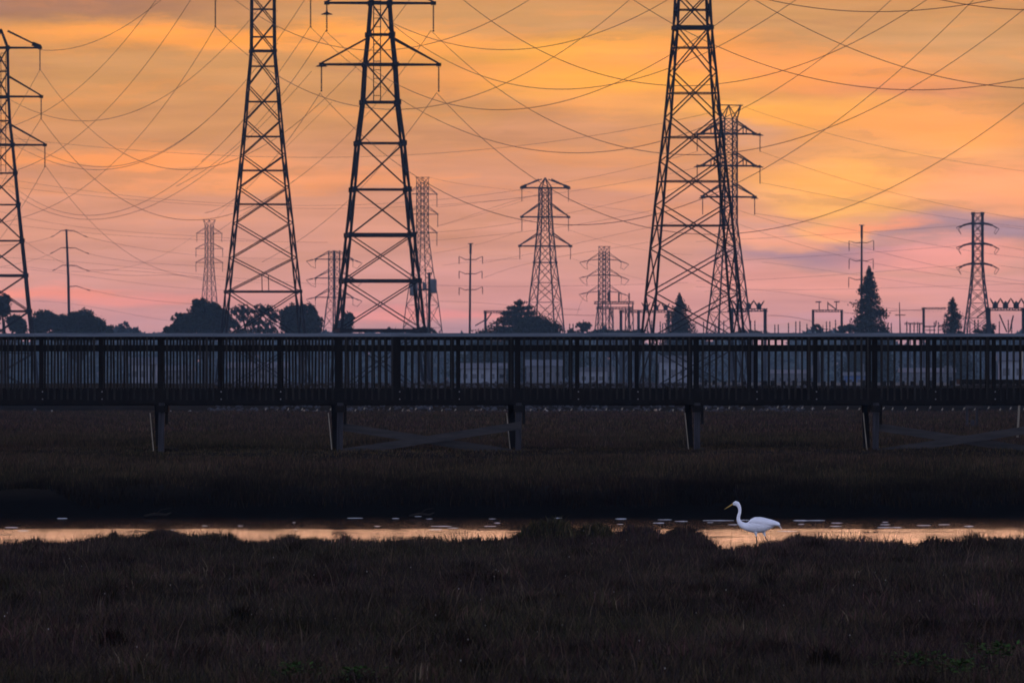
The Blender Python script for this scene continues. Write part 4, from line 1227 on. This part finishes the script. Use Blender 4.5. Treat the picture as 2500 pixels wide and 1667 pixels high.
warehouse(1285, 1372, 878, 1550, 'wall_dull', 'grey shed glimpsed through the railing below the pointed tower', 4)
warehouse(1415, 1500, 896, 1400, 'wall_pale', 'low pale shed glimpsed below the tallest switchyard frame', 4, False)
warehouse(1610, 1700, 868, 1600, 'wall_pale', 'tall pale block glimpsed below the pointed conifer', 4, False)
warehouse(1880, 1990, 902, 1400, 'wall_dull', 'long low building glimpsed through the railing right of the fourth pile', 6)
warehouse(2062, 2112, 908, 1300, 'wall_blue', 'small blue shed glimpsed through the railing below the tallest conifer', 2)
warehouse(2200, 2330, 898, 1450, 'wall_dull', 'dull long shed glimpsed through the railing below the single-post frame', 6)
warehouse(2440, 2540, 860, 1250, 'wall_pale', 'pale gabled building glimpsed through the railing at the right margin', 3)

# ------------------------------------------------------------------ overhead wires
def wire(label, d0, d1, pts, rad=.030, deg=2):
    p0, p1 = at(*pts[0], d0), at(*pts[-1], d1)
    S, Zs = [], []
    for (u, v) in pts[1:-1]:
        dx = (u - U0) / F
        den = (p1.x - p0.x) - dx * (d1 - d0)
        sv = (dx * d0 - p0.x) / den
        if not (0.01 < sv < .99): continue
        z = ZC + (VH - v) / F * (d0 + sv * (d1 - d0))
        S.append(sv); Zs.append(z - (p0.z + (p1.z - p0.z) * sv))
    S, Zs = np.array(S), np.array(Zs)
    if len(S) >= 3:
        A = np.stack([S * (1 - S), S * S * (1 - S)], 1); c = np.linalg.lstsq(A, Zs, rcond=None)[0]
    elif len(S):
        A = np.stack([S * (1 - S)], 1); c = np.append(np.linalg.lstsq(A, Zs, rcond=None)[0], 0.0)
    else: c = (0.0, 0.0)
    n = 48
    P_ = []
    for i in range(n + 1):
        t = i / n
        q = p0.lerp(p1, t); q.z += t * (1 - t) * (c[0] + c[1] * t); P_.append(q)
    m = MB(); m.tube([q - p0 for q in P_], rad, 4)
    o = m.build('power_line', M['wire'], None, True); o.location = p0
    return tag(o, label, 'power line', 'overhead conductors')
W = [
 ('wire leaving top arm tip of leftmost tower and curving up to top edge', 1280, 1060, [(97,122),(118,125),(180,118),(272,80),(351,35),(395,0),(440,-42)]),
 ('wire dropping from top edge past second arm end of leftmost tower, running off left', 1000, 1500, [(405,-35),(378,0),(351,37),(256,155),(155,245),(102,279),(35,303),(-40,325)]),
 ('steep wire from top edge passing just right of third insulator of leftmost tower', 1000, 1500, [(495,-48),(463,0),(373,133),(231,297),(155,361),(114,385),(40,412),(-40,432)]),
 ('wire falling left from free-hanging insulator left of left lattice tower', 1100, 1650, [(526,66),(427,218),(354,316),(274,400),(233,438),(170,482),(60,527),(-40,552)]),
 ('longest deep-sagging wire from left free-hanging insulator, low behind central tower, rising to top edge', 1100, 900, [(526,66),(607,136),(684,185),(796,242),(872,261),(981,268),(1090,254),(1240,201),(1349,139),(1534,0),(1590,-48)]),
 ('wire from left lattice tower sagging to just above second insulator end of leftmost tower', 1100, 1500, [(640,12),(609,46),(533,122),(427,219),(351,263),(272,294),(212,298),(160,294),(102,279),(30,237),(-40,200)]),
 ('wire from top insulator of leftmost tower sagging under left lattice tower', 1280, 1010, [(98,170),(155,245),(218,310),(294,365),(351,395),(408,411),(473,418),(544,408),(580,396),(640,367),(703,302),(782,240),(869,163),(962,52),(1000,0)]),
 ('wire from second insulator of leftmost tower sagging to horned far tower top', 1280, 1300, [(100,290),(155,361),(210,419),(233,441),(302,488),(354,514),(411,532),(485,536),(565,523),(640,493),(720,440)]),
 ('wire from third insulator of leftmost tower running straight down toward big round tree', 1280, 2300, [(111,405),(170,482),(214,534),(252,573),(354,641),(400,659),(439,674),(520,690)]),
 ('short wire from top insulator of leftmost tower down across its own leg', 1280, 1700, [(98,170),(54,248),(30,288),(-30,385)]),
 ('short wire from second insulator of leftmost tower down across its own leg', 1280, 1700, [(100,290),(73,332),(41,389),(0,455),(-30,500)]),
 ('short wire from third insulator of leftmost tower down across its own leg', 1280, 1700, [(111,405),(58,499),(0,582),(-30,620)]),
 ('upper of two near-parallel wires sagging low left of left lattice tower', 1000, 1700, [(770,-42),(744,0),(676,98),(603,188),(544,253),(468,321),(345,392),(272,412),(228,414),(177,402),(109,367),(30,318),(-40,270)]),
 ('lower of two near-parallel wires sagging low left of left lattice tower', 1100, 1700, [(560,240),(468,323),(400,363),(345,395),(272,417),(228,420),(177,410),(109,385),(45,358),(-40,310)]),
 ('long nearly level wire crossing behind left and central towers toward horned tower on right', 1900, 1500, [(-40,330),(109,344),(267,362),(408,373),(580,382),(709,384),(872,384),(994,378),(1117,371),(1239,359),(1438,332),(1621,300),(1733,278),(1808,258)], .024),
 ('pale level wire crossing behind both big left towers, upper of its pair', 2300, 1900, [(-40,428),(36,437),(164,456),(274,473),(384,485),(548,498),(732,507),(1011,495),(1060,488),(1240,464),(1368,446),(1576,400),(1700,371)], .024),
 ('pale level wire crossing behind both big left towers, lower of its pair', 2300, 2000, [(-40,448),(14,455),(159,474),(310,489),(466,499),(640,503),(760,506),(1000,505),(1200,491),(1318,480),(1394,469),(1610,428),(1700,410)], .024),
 ('wire dipping to its lowest above tapering pole and climbing to left lattice tower', 1700, 1200, [(20,445),(49,460),(118,505),(164,523),(211,529),(263,522),(356,490),(488,400),(590,295),(640,240)]),
 ('wire following just below and right of one that dips above tapering pole', 1700, 1200, [(20,462),(49,478),(110,514),(192,532),(255,534),(318,523),(411,490),(535,400),(585,352),(660,275),(760,175)]),
 ('faint wire passing tip of tapering pole toward pale far tower', 2400, 2400, [(-30,508),(0,519),(60,532),(164,551),(263,559),(411,574),(502,578),(640,588)], .024),
 ('faint wire just under tip of tapering pole running right', 2400, 2400, [(-30,540),(16,545),(153,562),(274,575),(411,582),(640,589),(800,592)], .024),
 ('wire from upper right arm of tapering pole drifting down right', 1900, 2400, [(205,577),(219,581),(302,597),(411,617),(560,628),(700,632)], .024),
 ('wire from second right arm of tapering pole drifting down right', 1900, 2400, [(208,617),(260,628),(330,640),(411,645),(560,660)], .024),
 ('wire from third right arm of tapering pole drifting down right', 1900, 2400, [(208,659),(255,663),(330,660),(411,668),(490,678),(640,690)], .024),
 ('wire from lowest right arm of tapering pole drifting down right', 1900, 2400, [(212,706),(300,724),(400,736),(470,742),(560,748)], .024),
 ('wire from upper left arm of tapering pole falling left', 1900, 2000, [(127,578),(100,588),(66,592),(0,600),(-40,603)], .024),
 ('wire from second left arm of tapering pole falling left', 1900, 2000, [(130,617),(110,626),(60,640),(0,652),(-40,660)], .024),
 ('diagonal wire dropping right from leftmost tower across tapering pole', 1500, 2400, [(40,575),(66,599),(137,643),(192,655),(290,662),(430,676),(540,700)], .024),
 ('wire from left arm of pale far tower sagging left over tree gap', 2570, 2100, [(480,570),(411,614),(354,641),(290,659),(217,662),(150,660),(60,650)], .024),
 ('wire rising right from horned top of pale far tower', 2570, 1200, [(529,532),(565,496),(603,455),(640,416),(732,330),(810,250)], .024),
 ('faint straight wire low across left sky, above bushes', 2500, 2500, [(-30,628),(160,640),(330,650),(500,672),(700,690),(800,694)], .024),
 ('faint wire low across left sky, just above pinkest cloud', 2500, 2500, [(-30,652),(160,668),(330,690),(480,706),(560,708)], .024),
 ('lowest faint wire over lumpy bush mass', 2500, 2500, [(80,735),(180,742),(330,770),(420,783),(520,790)], .024),
 ('wire from lower right insulator of central tower past pointed tower to right edge', 1000, 900, [(1066,227),(1171,337),(1240,392),(1321,446),(1441,511),(1523,539),(1598,559),(1694,571),(1803,570),(1860,562),(1929,549),(2052,510),(2162,467),(2288,400),(2431,305),(2500,252),(2560,205)]),
 ('wire from upper right insulator of central tower sagging under broad tower to right edge', 1000, 850, [(1052,75),(1117,133),(1212,215),(1287,262),(1340,292),(1438,334),(1537,363),(1615,376),(1677,379),(1744,376),(1860,362),(2007,321),(2146,254),(2279,182),(2418,84),(2500,23),(2550,-18)]),
 ('wire from upper left insulator of central tower dipping behind it and rising to top edge', 1000, 870, [(795,76),(875,152),(976,212),(1090,253),(1144,263),(1200,265),(1270,262),(1374,247),(1453,224),(1523,196),(1640,135),(1742,67),(1829,0),(1880,-40)]),
 ('wire from insulator right of left lattice tower dipping behind central tower and rising right', 1100, 900, [(757,66),(823,117),(875,152),(981,239),(1063,291),(1139,329),(1240,359),(1284,371),(1410,378),(1537,364),(1618,341),(1719,309),(1814,261),(1860,237),(1944,182),(2050,107),(2143,30),(2178,0),(2220,-42)]),
 ('upper of two wires leaving head of central tower to right', 1000, 880, [(915,22),(932,41),(1024,114),(1090,151),(1171,182),(1240,201),(1323,215),(1382,217),(1453,212),(1534,199),(1638,167),(1725,129),(1860,54),(1944,0),(2000,-40)]),
 ('shallow wire across bright band from central tower head to top edge', 1050, 900, [(900,25),(937,46),(1073,101),(1144,116),(1200,121),(1248,122),(1307,116),(1410,95),(1500,66),(1590,24),(1635,0),(1690,-38)]),
 ('wire crossing left tower top, dipping behind central tower and leaving at top edge', 1050, 900, [(560,-10),(574,0),(609,24),(679,65),(763,101),(850,118),(926,124),(1008,116),(1076,99),(1158,71),(1240,30),(1293,0),(1340,-32)]),
 ('wire entering at top edge right of central tower and sagging behind broad tower', 900, 850, [(1100,-26),(1136,0),(1201,50),(1240,76),(1307,116),(1349,139),(1438,175),(1528,199),(1638,210),(1733,208),(1860,185),(1909,173),(2007,140),(2064,113),(2143,72),(2219,27),(2265,0),(2320,-40)]),
 ('wire passing behind broad tower head and sagging lowest toward right edge', 880, 800, [(1500,-32),(1551,0),(1649,60),(1747,111),(1860,158),(1980,193),(2091,211),(2225,220),(2323,216),(2404,207),(2500,192),(2570,176)]),
 ('wire sloping from top edge right of broad tower down to right edge', 850, 800, [(1800,-26),(1848,0),(1901,31),(1977,75),(2048,106),(2165,152),(2279,184),(2404,207),(2500,214),(2580,216)]),
 ('topmost shallow wire dipping below top edge at right', 800, 800, [(1830,-12),(1884,0),(1969,18),(2069,27),(2167,29),(2268,23),(2361,11),(2426,0),(2500,-16)]),
 ('wire just entering top right corner', 780, 780, [(2230,-16),(2295,0),(2361,11),(2459,23),(2500,24),(2580,22)]),
 ('steep wire from lower left insulator of central tower, later climbing to top right', 1000, 850, [(781,228),(888,335),(1000,422),(1121,484),(1200,518),(1276,537),(1354,549),(1410,550),(1528,540),(1601,523),(1705,487),(1860,418),(2018,316),(2086,261),(2206,163),(2312,60),(2377,0),(2420,-44)]),
 ('wire from lower left insulator of central tower falling left behind left lattice tower', 1000, 1500, [(781,228),(731,302),(703,337),(649,419),(600,463),(560,492),(500,520)]),
 ('wire from upper left insulator of central tower falling left across left lattice tower', 1000, 1500, [(795,76),(709,201),(660,268),(600,334),(520,400),(430,455)]),
 ('wire from right free-hanging insulator falling left across left lattice tower', 1100, 1600, [(757,66),(682,174),(619,262),(560,330),(490,395)]),
 ('wire from lower right insulator of central tower falling left through its legs', 1000, 1700, [(1066,227),(989,332),(930,410),(860,480),(800,530),(730,590),(640,640)]),
 ('wire from upper right insulator of central tower falling steeply left through its bracing', 1000, 1700, [(1052,75),(976,182),(883,294),(770,402),(712,445),(600,520),(520,575)]),
 ('pale wire from horned top of slim right tower sinking to right edge', 1500, 1900, [(1808,258),(1860,277),(2007,321),(2132,354),(2306,389),(2500,418),(2580,428)], .021),
 ('wire from upper right insulator of slim horned tower sinking to right edge', 1500, 1900, [(1857,370),(1942,400),(2052,436),(2162,467),(2326,501),(2408,521),(2500,537),(2580,548)], .021),
 ('wire from second right insulator of slim horned tower sinking past flat-topped tower', 1500, 1950, [(1857,446),(1900,450),(1986,470),(2107,496),(2258,523),(2367,538),(2500,553),(2580,560)], .021),
 ('wire from lower right insulator of slim horned tower sinking to second arm of flat-topped tower', 1500, 2000, [(1842,521),(1890,527),(1997,543),(2099,566),(2216,589),(2312,603),(2500,628),(2580,636)], .021),
 ('wire crossing from broad tower down to upper arm of slim pole at right', 1700, 1900, [(1760,500),(1860,529),(1929,552),(2096,603),(2134,614),(2258,641),(2367,666),(2500,685),(2580,696)], .021),
 ('wire crossing from broad tower down to second arm of slim pole at right', 1700, 1900, [(1760,530),(1860,569),(1942,595),(2088,632),(2230,659),(2367,681),(2500,696),(2580,702)], .021),
 ('thin wire from broad tower up to top crossarm of flat-topped tower', 2000, 2000, [(1700,590),(1860,582),(1997,574),(2107,567),(2244,559),(2337,551)], .021),
 ('thin wire from broad tower to middle crossarm of flat-topped tower', 2000, 2000, [(1700,640),(1860,632),(2025,624),(2148,615),(2244,607),(2337,600)], .021),
 ('thin wire from broad tower to lower crossarm of flat-topped tower', 2000, 2000, [(1700,686),(1860,682),(1942,678),(2107,666),(2216,658),(2337,648)], .021),
 ('thin wire leaving top crossarm of flat-topped tower to right edge', 2000, 1900, [(2439,552),(2470,556),(2500,560),(2580,569)], .021),
 ('thin wire leaving middle crossarm of flat-topped tower to right edge', 2000, 1900, [(2439,600),(2470,605),(2500,611),(2580,624)], .021),
 ('thin wire leaving lower crossarm of flat-topped tower to right edge', 2000, 1900, [(2439,648),(2470,652),(2500,656),(2580,664)], .021),
 ('faint wire above tallest conifer tip, low across right sky', 2200, 2200, [(1860,640),(1950,655),(2060,662),(2200,690),(2330,702),(2580,712)], .019),
 ('faint wire across right sky at level of conifer top', 2200, 2200, [(1700,700),(1860,708),(1990,706),(2200,702),(2400,696),(2580,692)], .019),
 ('lowest faint wire sloping over open portal frame', 2100, 2100, [(1720,712),(1900,712),(2010,728),(2100,742),(2300,760)], .019),
 ('wire from far hidden tower arm running right over pointed tower', 2030, 2000, [(1068,506),(1140,498),(1240,487),(1360,470)], .021),
 ('wire dropping from horned hidden tower top toward slim pole', 2030, 2300, [(1050,433),(1100,444),(1160,455),(1240,462),(1300,470)], .019),
 ('wire rising from second insulator of hidden tower toward right', 2030, 1600, [(1066,552),(1121,536),(1200,508),(1276,485),(1340,470)], .021),
 ('wire running right from hidden tower to broad tower, at half height of pointed tower', 2030, 1500, [(1000,568),(1080,566),(1200,553),(1276,542),(1450,507),(1601,473),(1711,445)], .021),
 ('wire running right below second arm of pointed tower', 2030, 1600, [(1000,592),(1100,584),(1200,575),(1309,561),(1424,546),(1520,530),(1600,512)], .021),
 ('wire from upper insulator of pointed tower sinking right', 2110, 2300, [(1391,491),(1441,502),(1551,516),(1660,528)], .019),
 ('wire from second insulator of pointed tower sinking right to broad tower', 2110, 2300, [(1391,562),(1458,585),(1587,612),(1690,622)], .019),
 ('wire from third insulator of pointed tower sinking right to switchyard', 2110, 2300, [(1398,632),(1450,650),(1520,668),(1600,690)], .019),
 ('wire from upper left insulator of pointed tower falling left', 2110, 2300, [(1278,490),(1230,506),(1150,530),(1070,552)], .019),
 ('wire from second left insulator of pointed tower falling left', 2110, 2300, [(1278,562),(1210,584),(1130,606),(1060,618)], .019),
 ('wire from third left insulator of pointed tower falling left', 2110, 2300, [(1274,632),(1240,626),(1180,640),(1080,648)], .019),
 ('wire from slim central pole upper arm to pointed tower foot, rising right', 1850, 1700, [(1178,642),(1240,632),(1301,617),(1357,606),(1497,574),(1576,558),(1660,540)], .019),
 ('wire from slim central pole second arm rising right across far dead-end tower', 1850, 1700, [(1177,680),(1230,660),(1301,640),(1461,613),(1590,588),(1680,570)], .019),
 ('level wire low through middle from central tower to broad tower', 1900, 1900, [(1000,694),(1100,697),(1200,699),(1374,699),(1497,696),(1576,693),(1680,690)], .019),
 ('lower level wire ending at dark cedar', 1900, 1900, [(1050,735),(1120,736),(1200,742),(1290,748),(1420,756)], .019),
 ('slack wire from tallest switchyard frame looping down to its left', 1900, 1900, [(1436,712),(1424,728),(1414,748),(1408,770)], .019),
 ('busbar line running right from cedar to tallest switchyard frame', 1800, 1800, [(1320,766),(1380,768),(1420,770),(1455,770)], .035),
 ('slack line between zigzag frame and open portal frame', 1700, 1750, [(1874,770),(1920,773),(1960,778),(1985,785)], .035),
 ('line from open portal frame into tallest conifer', 1750, 1750, [(2055,762),(2080,766),(2110,764),(2140,762)], .035),
 ('line from small right pole to single-post frame', 1700, 1700, [(2140,760),(2200,758),(2230,757),(2255,756)], .035),
]
for row in W:
    wire(*row)
# ------------------------------------------------------------------ sky
wd = bpy.data.worlds.new('World'); SC.world = wd; wd.use_nodes = True
nt = wd.node_tree; L = nt.links.new
bg = nt.nodes['Background']
N = nt.nodes.new
def mth(op, a=None, b=None, c=None, clamp=False):
    n = N('ShaderNodeMath'); n.operation = op; n.use_clamp = clamp
    for i, x in enumerate((a, b, c)):
        if x is None: continue
        if isinstance(x, (int, float)): n.inputs[i].default_value = x
        else: L(x, n.inputs[i])
    return n.outputs[0]
def mrange(x, a, b, c, d_, interp='SMOOTHSTEP'):
    n = N('ShaderNodeMapRange'); n.interpolation_type = interp
    n.inputs[1].default_value = a; n.inputs[2].default_value = b; n.inputs[3].default_value = c; n.inputs[4].default_value = d_
    L(x, n.inputs[0]); return n.outputs[0]
def mixc(f, a, b):
    n = N('ShaderNodeMix'); n.data_type = 'RGBA'
    for sock, x in ((n.inputs[0], f), (n.inputs[6], a), (n.inputs[7], b)):
        if isinstance(x, (int, float)): sock.default_value = x
        elif isinstance(x, tuple): sock.default_value = x
        else: L(x, sock)
    return n.outputs[2]
tc = N('ShaderNodeTexCoord'); sp = N('ShaderNodeSeparateXYZ'); L(tc.outputs['Generated'], sp.inputs[0])
X, Y, Z = sp.outputs
ysafe = mth('MAXIMUM', Y, 0.05)
az = mth('MULTIPLY', mth('DIVIDE', X, ysafe), 10.0)       # 0.1 rad = 1
el = mth('MULTIPLY', mth('DIVIDE', Z, ysafe), 10.0)
# cloud edges: two scales of noise, stretched along the horizon
cv = N('ShaderNodeCombineXYZ'); L(mth('MULTIPLY', az, 2.6), cv.inputs[0]); L(mth('MULTIPLY', el, 13.0), cv.inputs[1])
n1 = N('ShaderNodeTexNoise'); n1.inputs['Scale'].default_value = 1.6; n1.inputs['Detail'].default_value = 9; n1.inputs['Roughness'].default_value = .6; L(cv.outputs[0], n1.inputs['Vector'])
sc1 = N('ShaderNodeSeparateColor'); L(n1.outputs['Color'], sc1.inputs[0])
azw = mth('MULTIPLY_ADD', mth('SUBTRACT', sc1.outputs[0], .5), .20, az)
elw = mth('MULTIPLY_ADD', mth('SUBTRACT', sc1.outputs[1], .5), .075, el)
pw = N('ShaderNodeCombineXYZ'); L(azw, pw.inputs[0]); L(elw, pw.inputs[1])
ramp = N('ShaderNodeValToRGB')
RANGE = 3.0
stops = [(830, (176, 142, 152)), (780, (196, 146, 148)), (720, (206, 150, 146)), (640, (206, 152, 140)), (520, (212, 152, 128)), (400, (212, 150, 114)),
         (300, (206, 148, 100)), (180, (206, 151, 97)), (60, (200, 147, 100)), (-60, (205, 150, 100)), (-500, (242, 156, 112)), (-1500, (240, 154, 120)), (-3600, (215, 146, 126))]
cr = ramp.color_ramp
while len(cr.elements) < len(stops): cr.elements.new(.5)
for e, (v, c) in zip(cr.elements, stops):
    e.position = max(0, min(1, ((VH - v) / 2400.0) / 2.0 + 0.0)); e.color = srgb(*c)
L(mth('DIVIDE', elw, 2.0, clamp=True), ramp.inputs['Fac'])
col = ramp.outputs['Color']
BLOBS = [  # centre (u, v), radii, colour, strength - cloud banks lit from below
 (150, 8, 480, 46, (164, 122, 102), .95), (1100, -20, 500, 60, (204, 150, 100), .6),
 (440, 96, 560, 44, (250, 165, 86), .95), (950, 100, 380, 52, (255, 170, 86), .95), (640, 90, 240, 34, (253, 168, 84), .6),
 (1600, 40, 900, 48, (208, 156, 104), .7),
 (1480, 165, 380, 74, (255, 180, 76), 1.0), (1740, 165, 420, 64, (253, 164, 94), .9), (1180, 190, 260, 50, (240, 158, 92), .6),
 (2300, 110, 420, 74, (212, 160, 110), .85), (2060, 185, 360, 70, (253, 163, 92), .8), (2200, 220, 260, 34, (224, 146, 108), .6),
 (1560, 250, 300, 60, (252, 172, 96), .7), (1950, 290, 280, 54, (255, 180, 90), 1.0), (2280, 310, 340, 66, (255, 170, 98), .9), (1300, 320, 300, 40, (208, 148, 112), .6),
 (1850, 345, 130, 26, (216, 160, 128), .7), (2200, 400, 420, 66, (255, 180, 108), .95), (2080, 480, 280, 66, (255, 186, 108), .95), (2420, 440, 260, 70, (255, 172, 122), .9),
 (300, 385, 380, 34, (248, 160, 98), .95), (520, 430, 320, 34, (246, 162, 104), .7), (820, 440, 260, 26, (232, 156, 112), .6), (1540, 460, 200, 26, (240, 166, 116), .6),
 (2420, 554, 300, 40, (164, 138, 150), .95), (2060, 608, 340, 36, (172, 140, 154), .9), (1900, 545, 150, 24, (216, 162, 146), .7), (2095, 552, 120, 24, (255, 186, 120), .8),
 (1900, 585, 120, 20, (240, 172, 140), .6), (2300, 615, 230, 34, (236, 160, 150), .9), (2000, 680, 360, 32, (230, 160, 150), .8), (2350, 700, 300, 36, (214, 154, 150), .7),
 (1780, 650, 160, 26, (222, 158, 152), .7), (120, 722, 230, 26, (236, 150, 136), .9), (330, 738, 200, 20, (226, 148, 142), .7), (980, 770, 200, 22, (226, 148, 146), .7), (1160, 765, 160, 18, (226, 148, 146), .5),
 (1890, 572, 170, 16, (240, 168, 140), .8), (2160, 548, 130, 18, (250, 160, 122), .8), (1500, 210, 300, 40, (255, 176, 78), .8), (2080, 430, 260, 40, (255, 180, 98), .7),
 (700, 600, 500, 60, (206, 150, 136), .4), (2250, 790, 500, 24, (196, 150, 160), .6)]
for (u, v, ru, rv, c, st) in BLOBS:
    vm = N('ShaderNodeVectorMath'); vm.operation = 'MULTIPLY_ADD'
    cx, cy = (u - U0) / 2400.0, (VH - v) / 2400.0
    kx, ky = 2400.0 / ru, 2400.0 / rv
    L(pw.outputs[0], vm.inputs[0]); vm.inputs[1].default_value = (kx, ky, 0); vm.inputs[2].default_value = (-cx * kx, -cy * ky, 0)
    ln = N('ShaderNodeVectorMath'); ln.operation = 'LENGTH'; L(vm.outputs[0], ln.inputs[0])
    col = mixc(mrange(ln.outputs['Value'], .25, 1.35, st, 0.0), col, srgb(*c))
# mid-scale wisps catching the light
cv3 = N('ShaderNodeCombineXYZ'); L(mth('MULTIPLY', azw, 3.0), cv3.inputs[0]); L(mth('MULTIPLY', elw, 26.0), cv3.inputs[1])
n3 = N('ShaderNodeTexNoise'); n3.inputs['Scale'].default_value = 1.3; n3.inputs['Detail'].default_value = 10; n3.inputs['Roughness'].default_value = .62; L(cv3.outputs[0], n3.inputs['Vector'])
col = mixc(mth('MULTIPLY', mrange(n3.outputs['Fac'], .50, .66, 0, .20), mrange(el, .10, .20, .25, 1)), col, srgb(255, 160, 78))
col = mixc(mth('MULTIPLY', mrange(n3.outputs['Fac'], .47, .34, 0, .40), mrange(el, .10, .20, .4, 1)), col, srgb(190, 136, 100))
# fine streaks
cv2 = N('ShaderNodeCombineXYZ'); L(mth('MULTIPLY', az, 5.0), cv2.inputs[0]); L(mth('MULTIPLY', el, 60.0), cv2.inputs[1])
n2 = N('ShaderNodeTexNoise'); n2.inputs['Scale'].default_value = 1.0; n2.inputs['Detail'].default_value = 5; L(cv2.outputs[0], n2.inputs['Vector'])
vs = N('ShaderNodeVectorMath'); vs.operation = 'SCALE'; L(col, vs.inputs[0]); L(mrange(n2.outputs['Fac'], .3, .7, .90, 1.09, 'LINEAR'), vs.inputs['Scale'])
# the sky lies beyond the haze: allow for what that air adds and takes away
sb = N('ShaderNodeVectorMath'); sb.operation = 'SUBTRACT'; L(vs.outputs[0], sb.inputs[0]); sb.inputs[1].default_value = (0.025, 0.038, 0.070)
mxv = N('ShaderNodeVectorMath'); mxv.operation = 'MAXIMUM'; L(sb.outputs[0], mxv.inputs[0]); mxv.inputs[1].default_value = (0.0, 0.0, 0.004)
sv = N('ShaderNodeVectorMath'); sv.operation = 'MULTIPLY'; L(mxv.outputs[0], sv.inputs[0]); sv.inputs[1].default_value = (1.30, 1.235, 1.25)
front = sv.outputs[0]
# the rest of the dome: dusk blue overhead and behind, from the Nishita sky plus a twilight glow shaped bright near the horizon to light the egret
sky = N('ShaderNodeTexSky'); sky.sky_type = 'NISHITA'; sky.sun_disc = False
SUN_EL, SUN_AZ = math.radians(2.0), math.radians(2.0)
sky.sun_elevation = SUN_EL; sky.sun_rotation = SUN_AZ
sks = N('ShaderNodeVectorMath'); sks.operation = 'SCALE'; L(sky.outputs[0], sks.inputs[0]); sks.inputs['Scale'].default_value = 0.08
rear0 = mixc(mrange(Z, 0.0, .7, 0, 1), (1.16, 1.20, 1.82, 1), (0.22, 0.26, 0.46, 1))
ra = N('ShaderNodeVectorMath'); ra.operation = 'ADD'; L(sks.outputs[0], ra.inputs[0]); L(rear0, ra.inputs[1])
wf = mth('MULTIPLY', mrange(Y, .35, .9, 0, 1), mrange(Z, .26, .62, 1, 0))
final = mixc(wf, ra.outputs[0], front)
L(final, bg.inputs['Color']); bg.inputs['Strength'].default_value = 1.0

# the sun is down in the cloud bank: a faint warm broad light from beyond the towers
sl = bpy.data.lights.new('sun', 'SUN'); sl.energy = 0.14; sl.angle = math.radians(14); sl.color = (1.0, .56, .36)
so = bpy.data.objects.new('sun', sl); COL.objects.link(so)
sd = Vector((math.sin(SUN_AZ) * math.cos(SUN_EL), math.cos(SUN_AZ) * math.cos(SUN_EL), math.sin(SUN_EL)))
so.rotation_euler = sd.to_track_quat('Z', 'Y').to_euler(); so.location = (60, 600, 80)

# ------------------------------------------------------------------ evening haze
hz = MB(); hz.box((0, 1865, 60), (1960, 3870, 130))
hm = bpy.data.materials.new('evening_haze'); hm.use_nodes = True
hn = hm.node_tree; hn.nodes.clear()
ho = hn.nodes.new('ShaderNodeOutputMaterial'); pv = hn.nodes.new('ShaderNodeVolumePrincipled')
pv.inputs['Color'].default_value = (0.48, 0.74, 1.0, 1); pv.inputs['Density'].default_value = 4.9e-5; pv.inputs['Anisotropy'].default_value = 0.0
hn.links.new(pv.outputs[0], ho.inputs['Volume'])
tag(hz.build('haze', hm), 'thin bluish evening haze over the marsh and the towers', None, None, 'stuff')

# ------------------------------------------------------------------ camera and render settings
cam = bpy.data.cameras.new('camera'); co = bpy.data.objects.new('camera', cam); COL.objects.link(co)
cam.sensor_fit = 'HORIZONTAL'; cam.sensor_width = 36.0; cam.lens = 36.0 * F / 2500.0
co.location = (0, 0, ZC)
co.rotation_euler = (math.radians(90) + math.atan((VH - 833.5) / F), 0, 0)
cam.clip_start = 1.0; cam.clip_end = 20000.0
cam.dof.use_dof = True; cam.dof.focus_distance = 174.0; cam.dof.aperture_fstop = 14.0
SC.camera = co
SC.view_settings.view_transform = 'Standard'; SC.view_settings.look = 'None'; SC.view_settings.exposure = 0.0; SC.view_settings.gamma = 1.0
SC.render.engine = 'CYCLES'
cy = SC.cycles
cy.use_denoising = True
cy.max_bounces = 4; cy.diffuse_bounces = 2; cy.glossy_bounces = 3; cy.transmission_bounces = 2; cy.volume_bounces = 0; cy.transparent_max_bounces = 4
cy.caustics_reflective = False; cy.caustics_refractive = False
SC.render.filter_size = 1.6 if hasattr(SC.render, 'filter_size') else 1.5
cy.pixel_filter_type = 'BLACKMAN_HARRIS'; cy.filter_width = 1.6
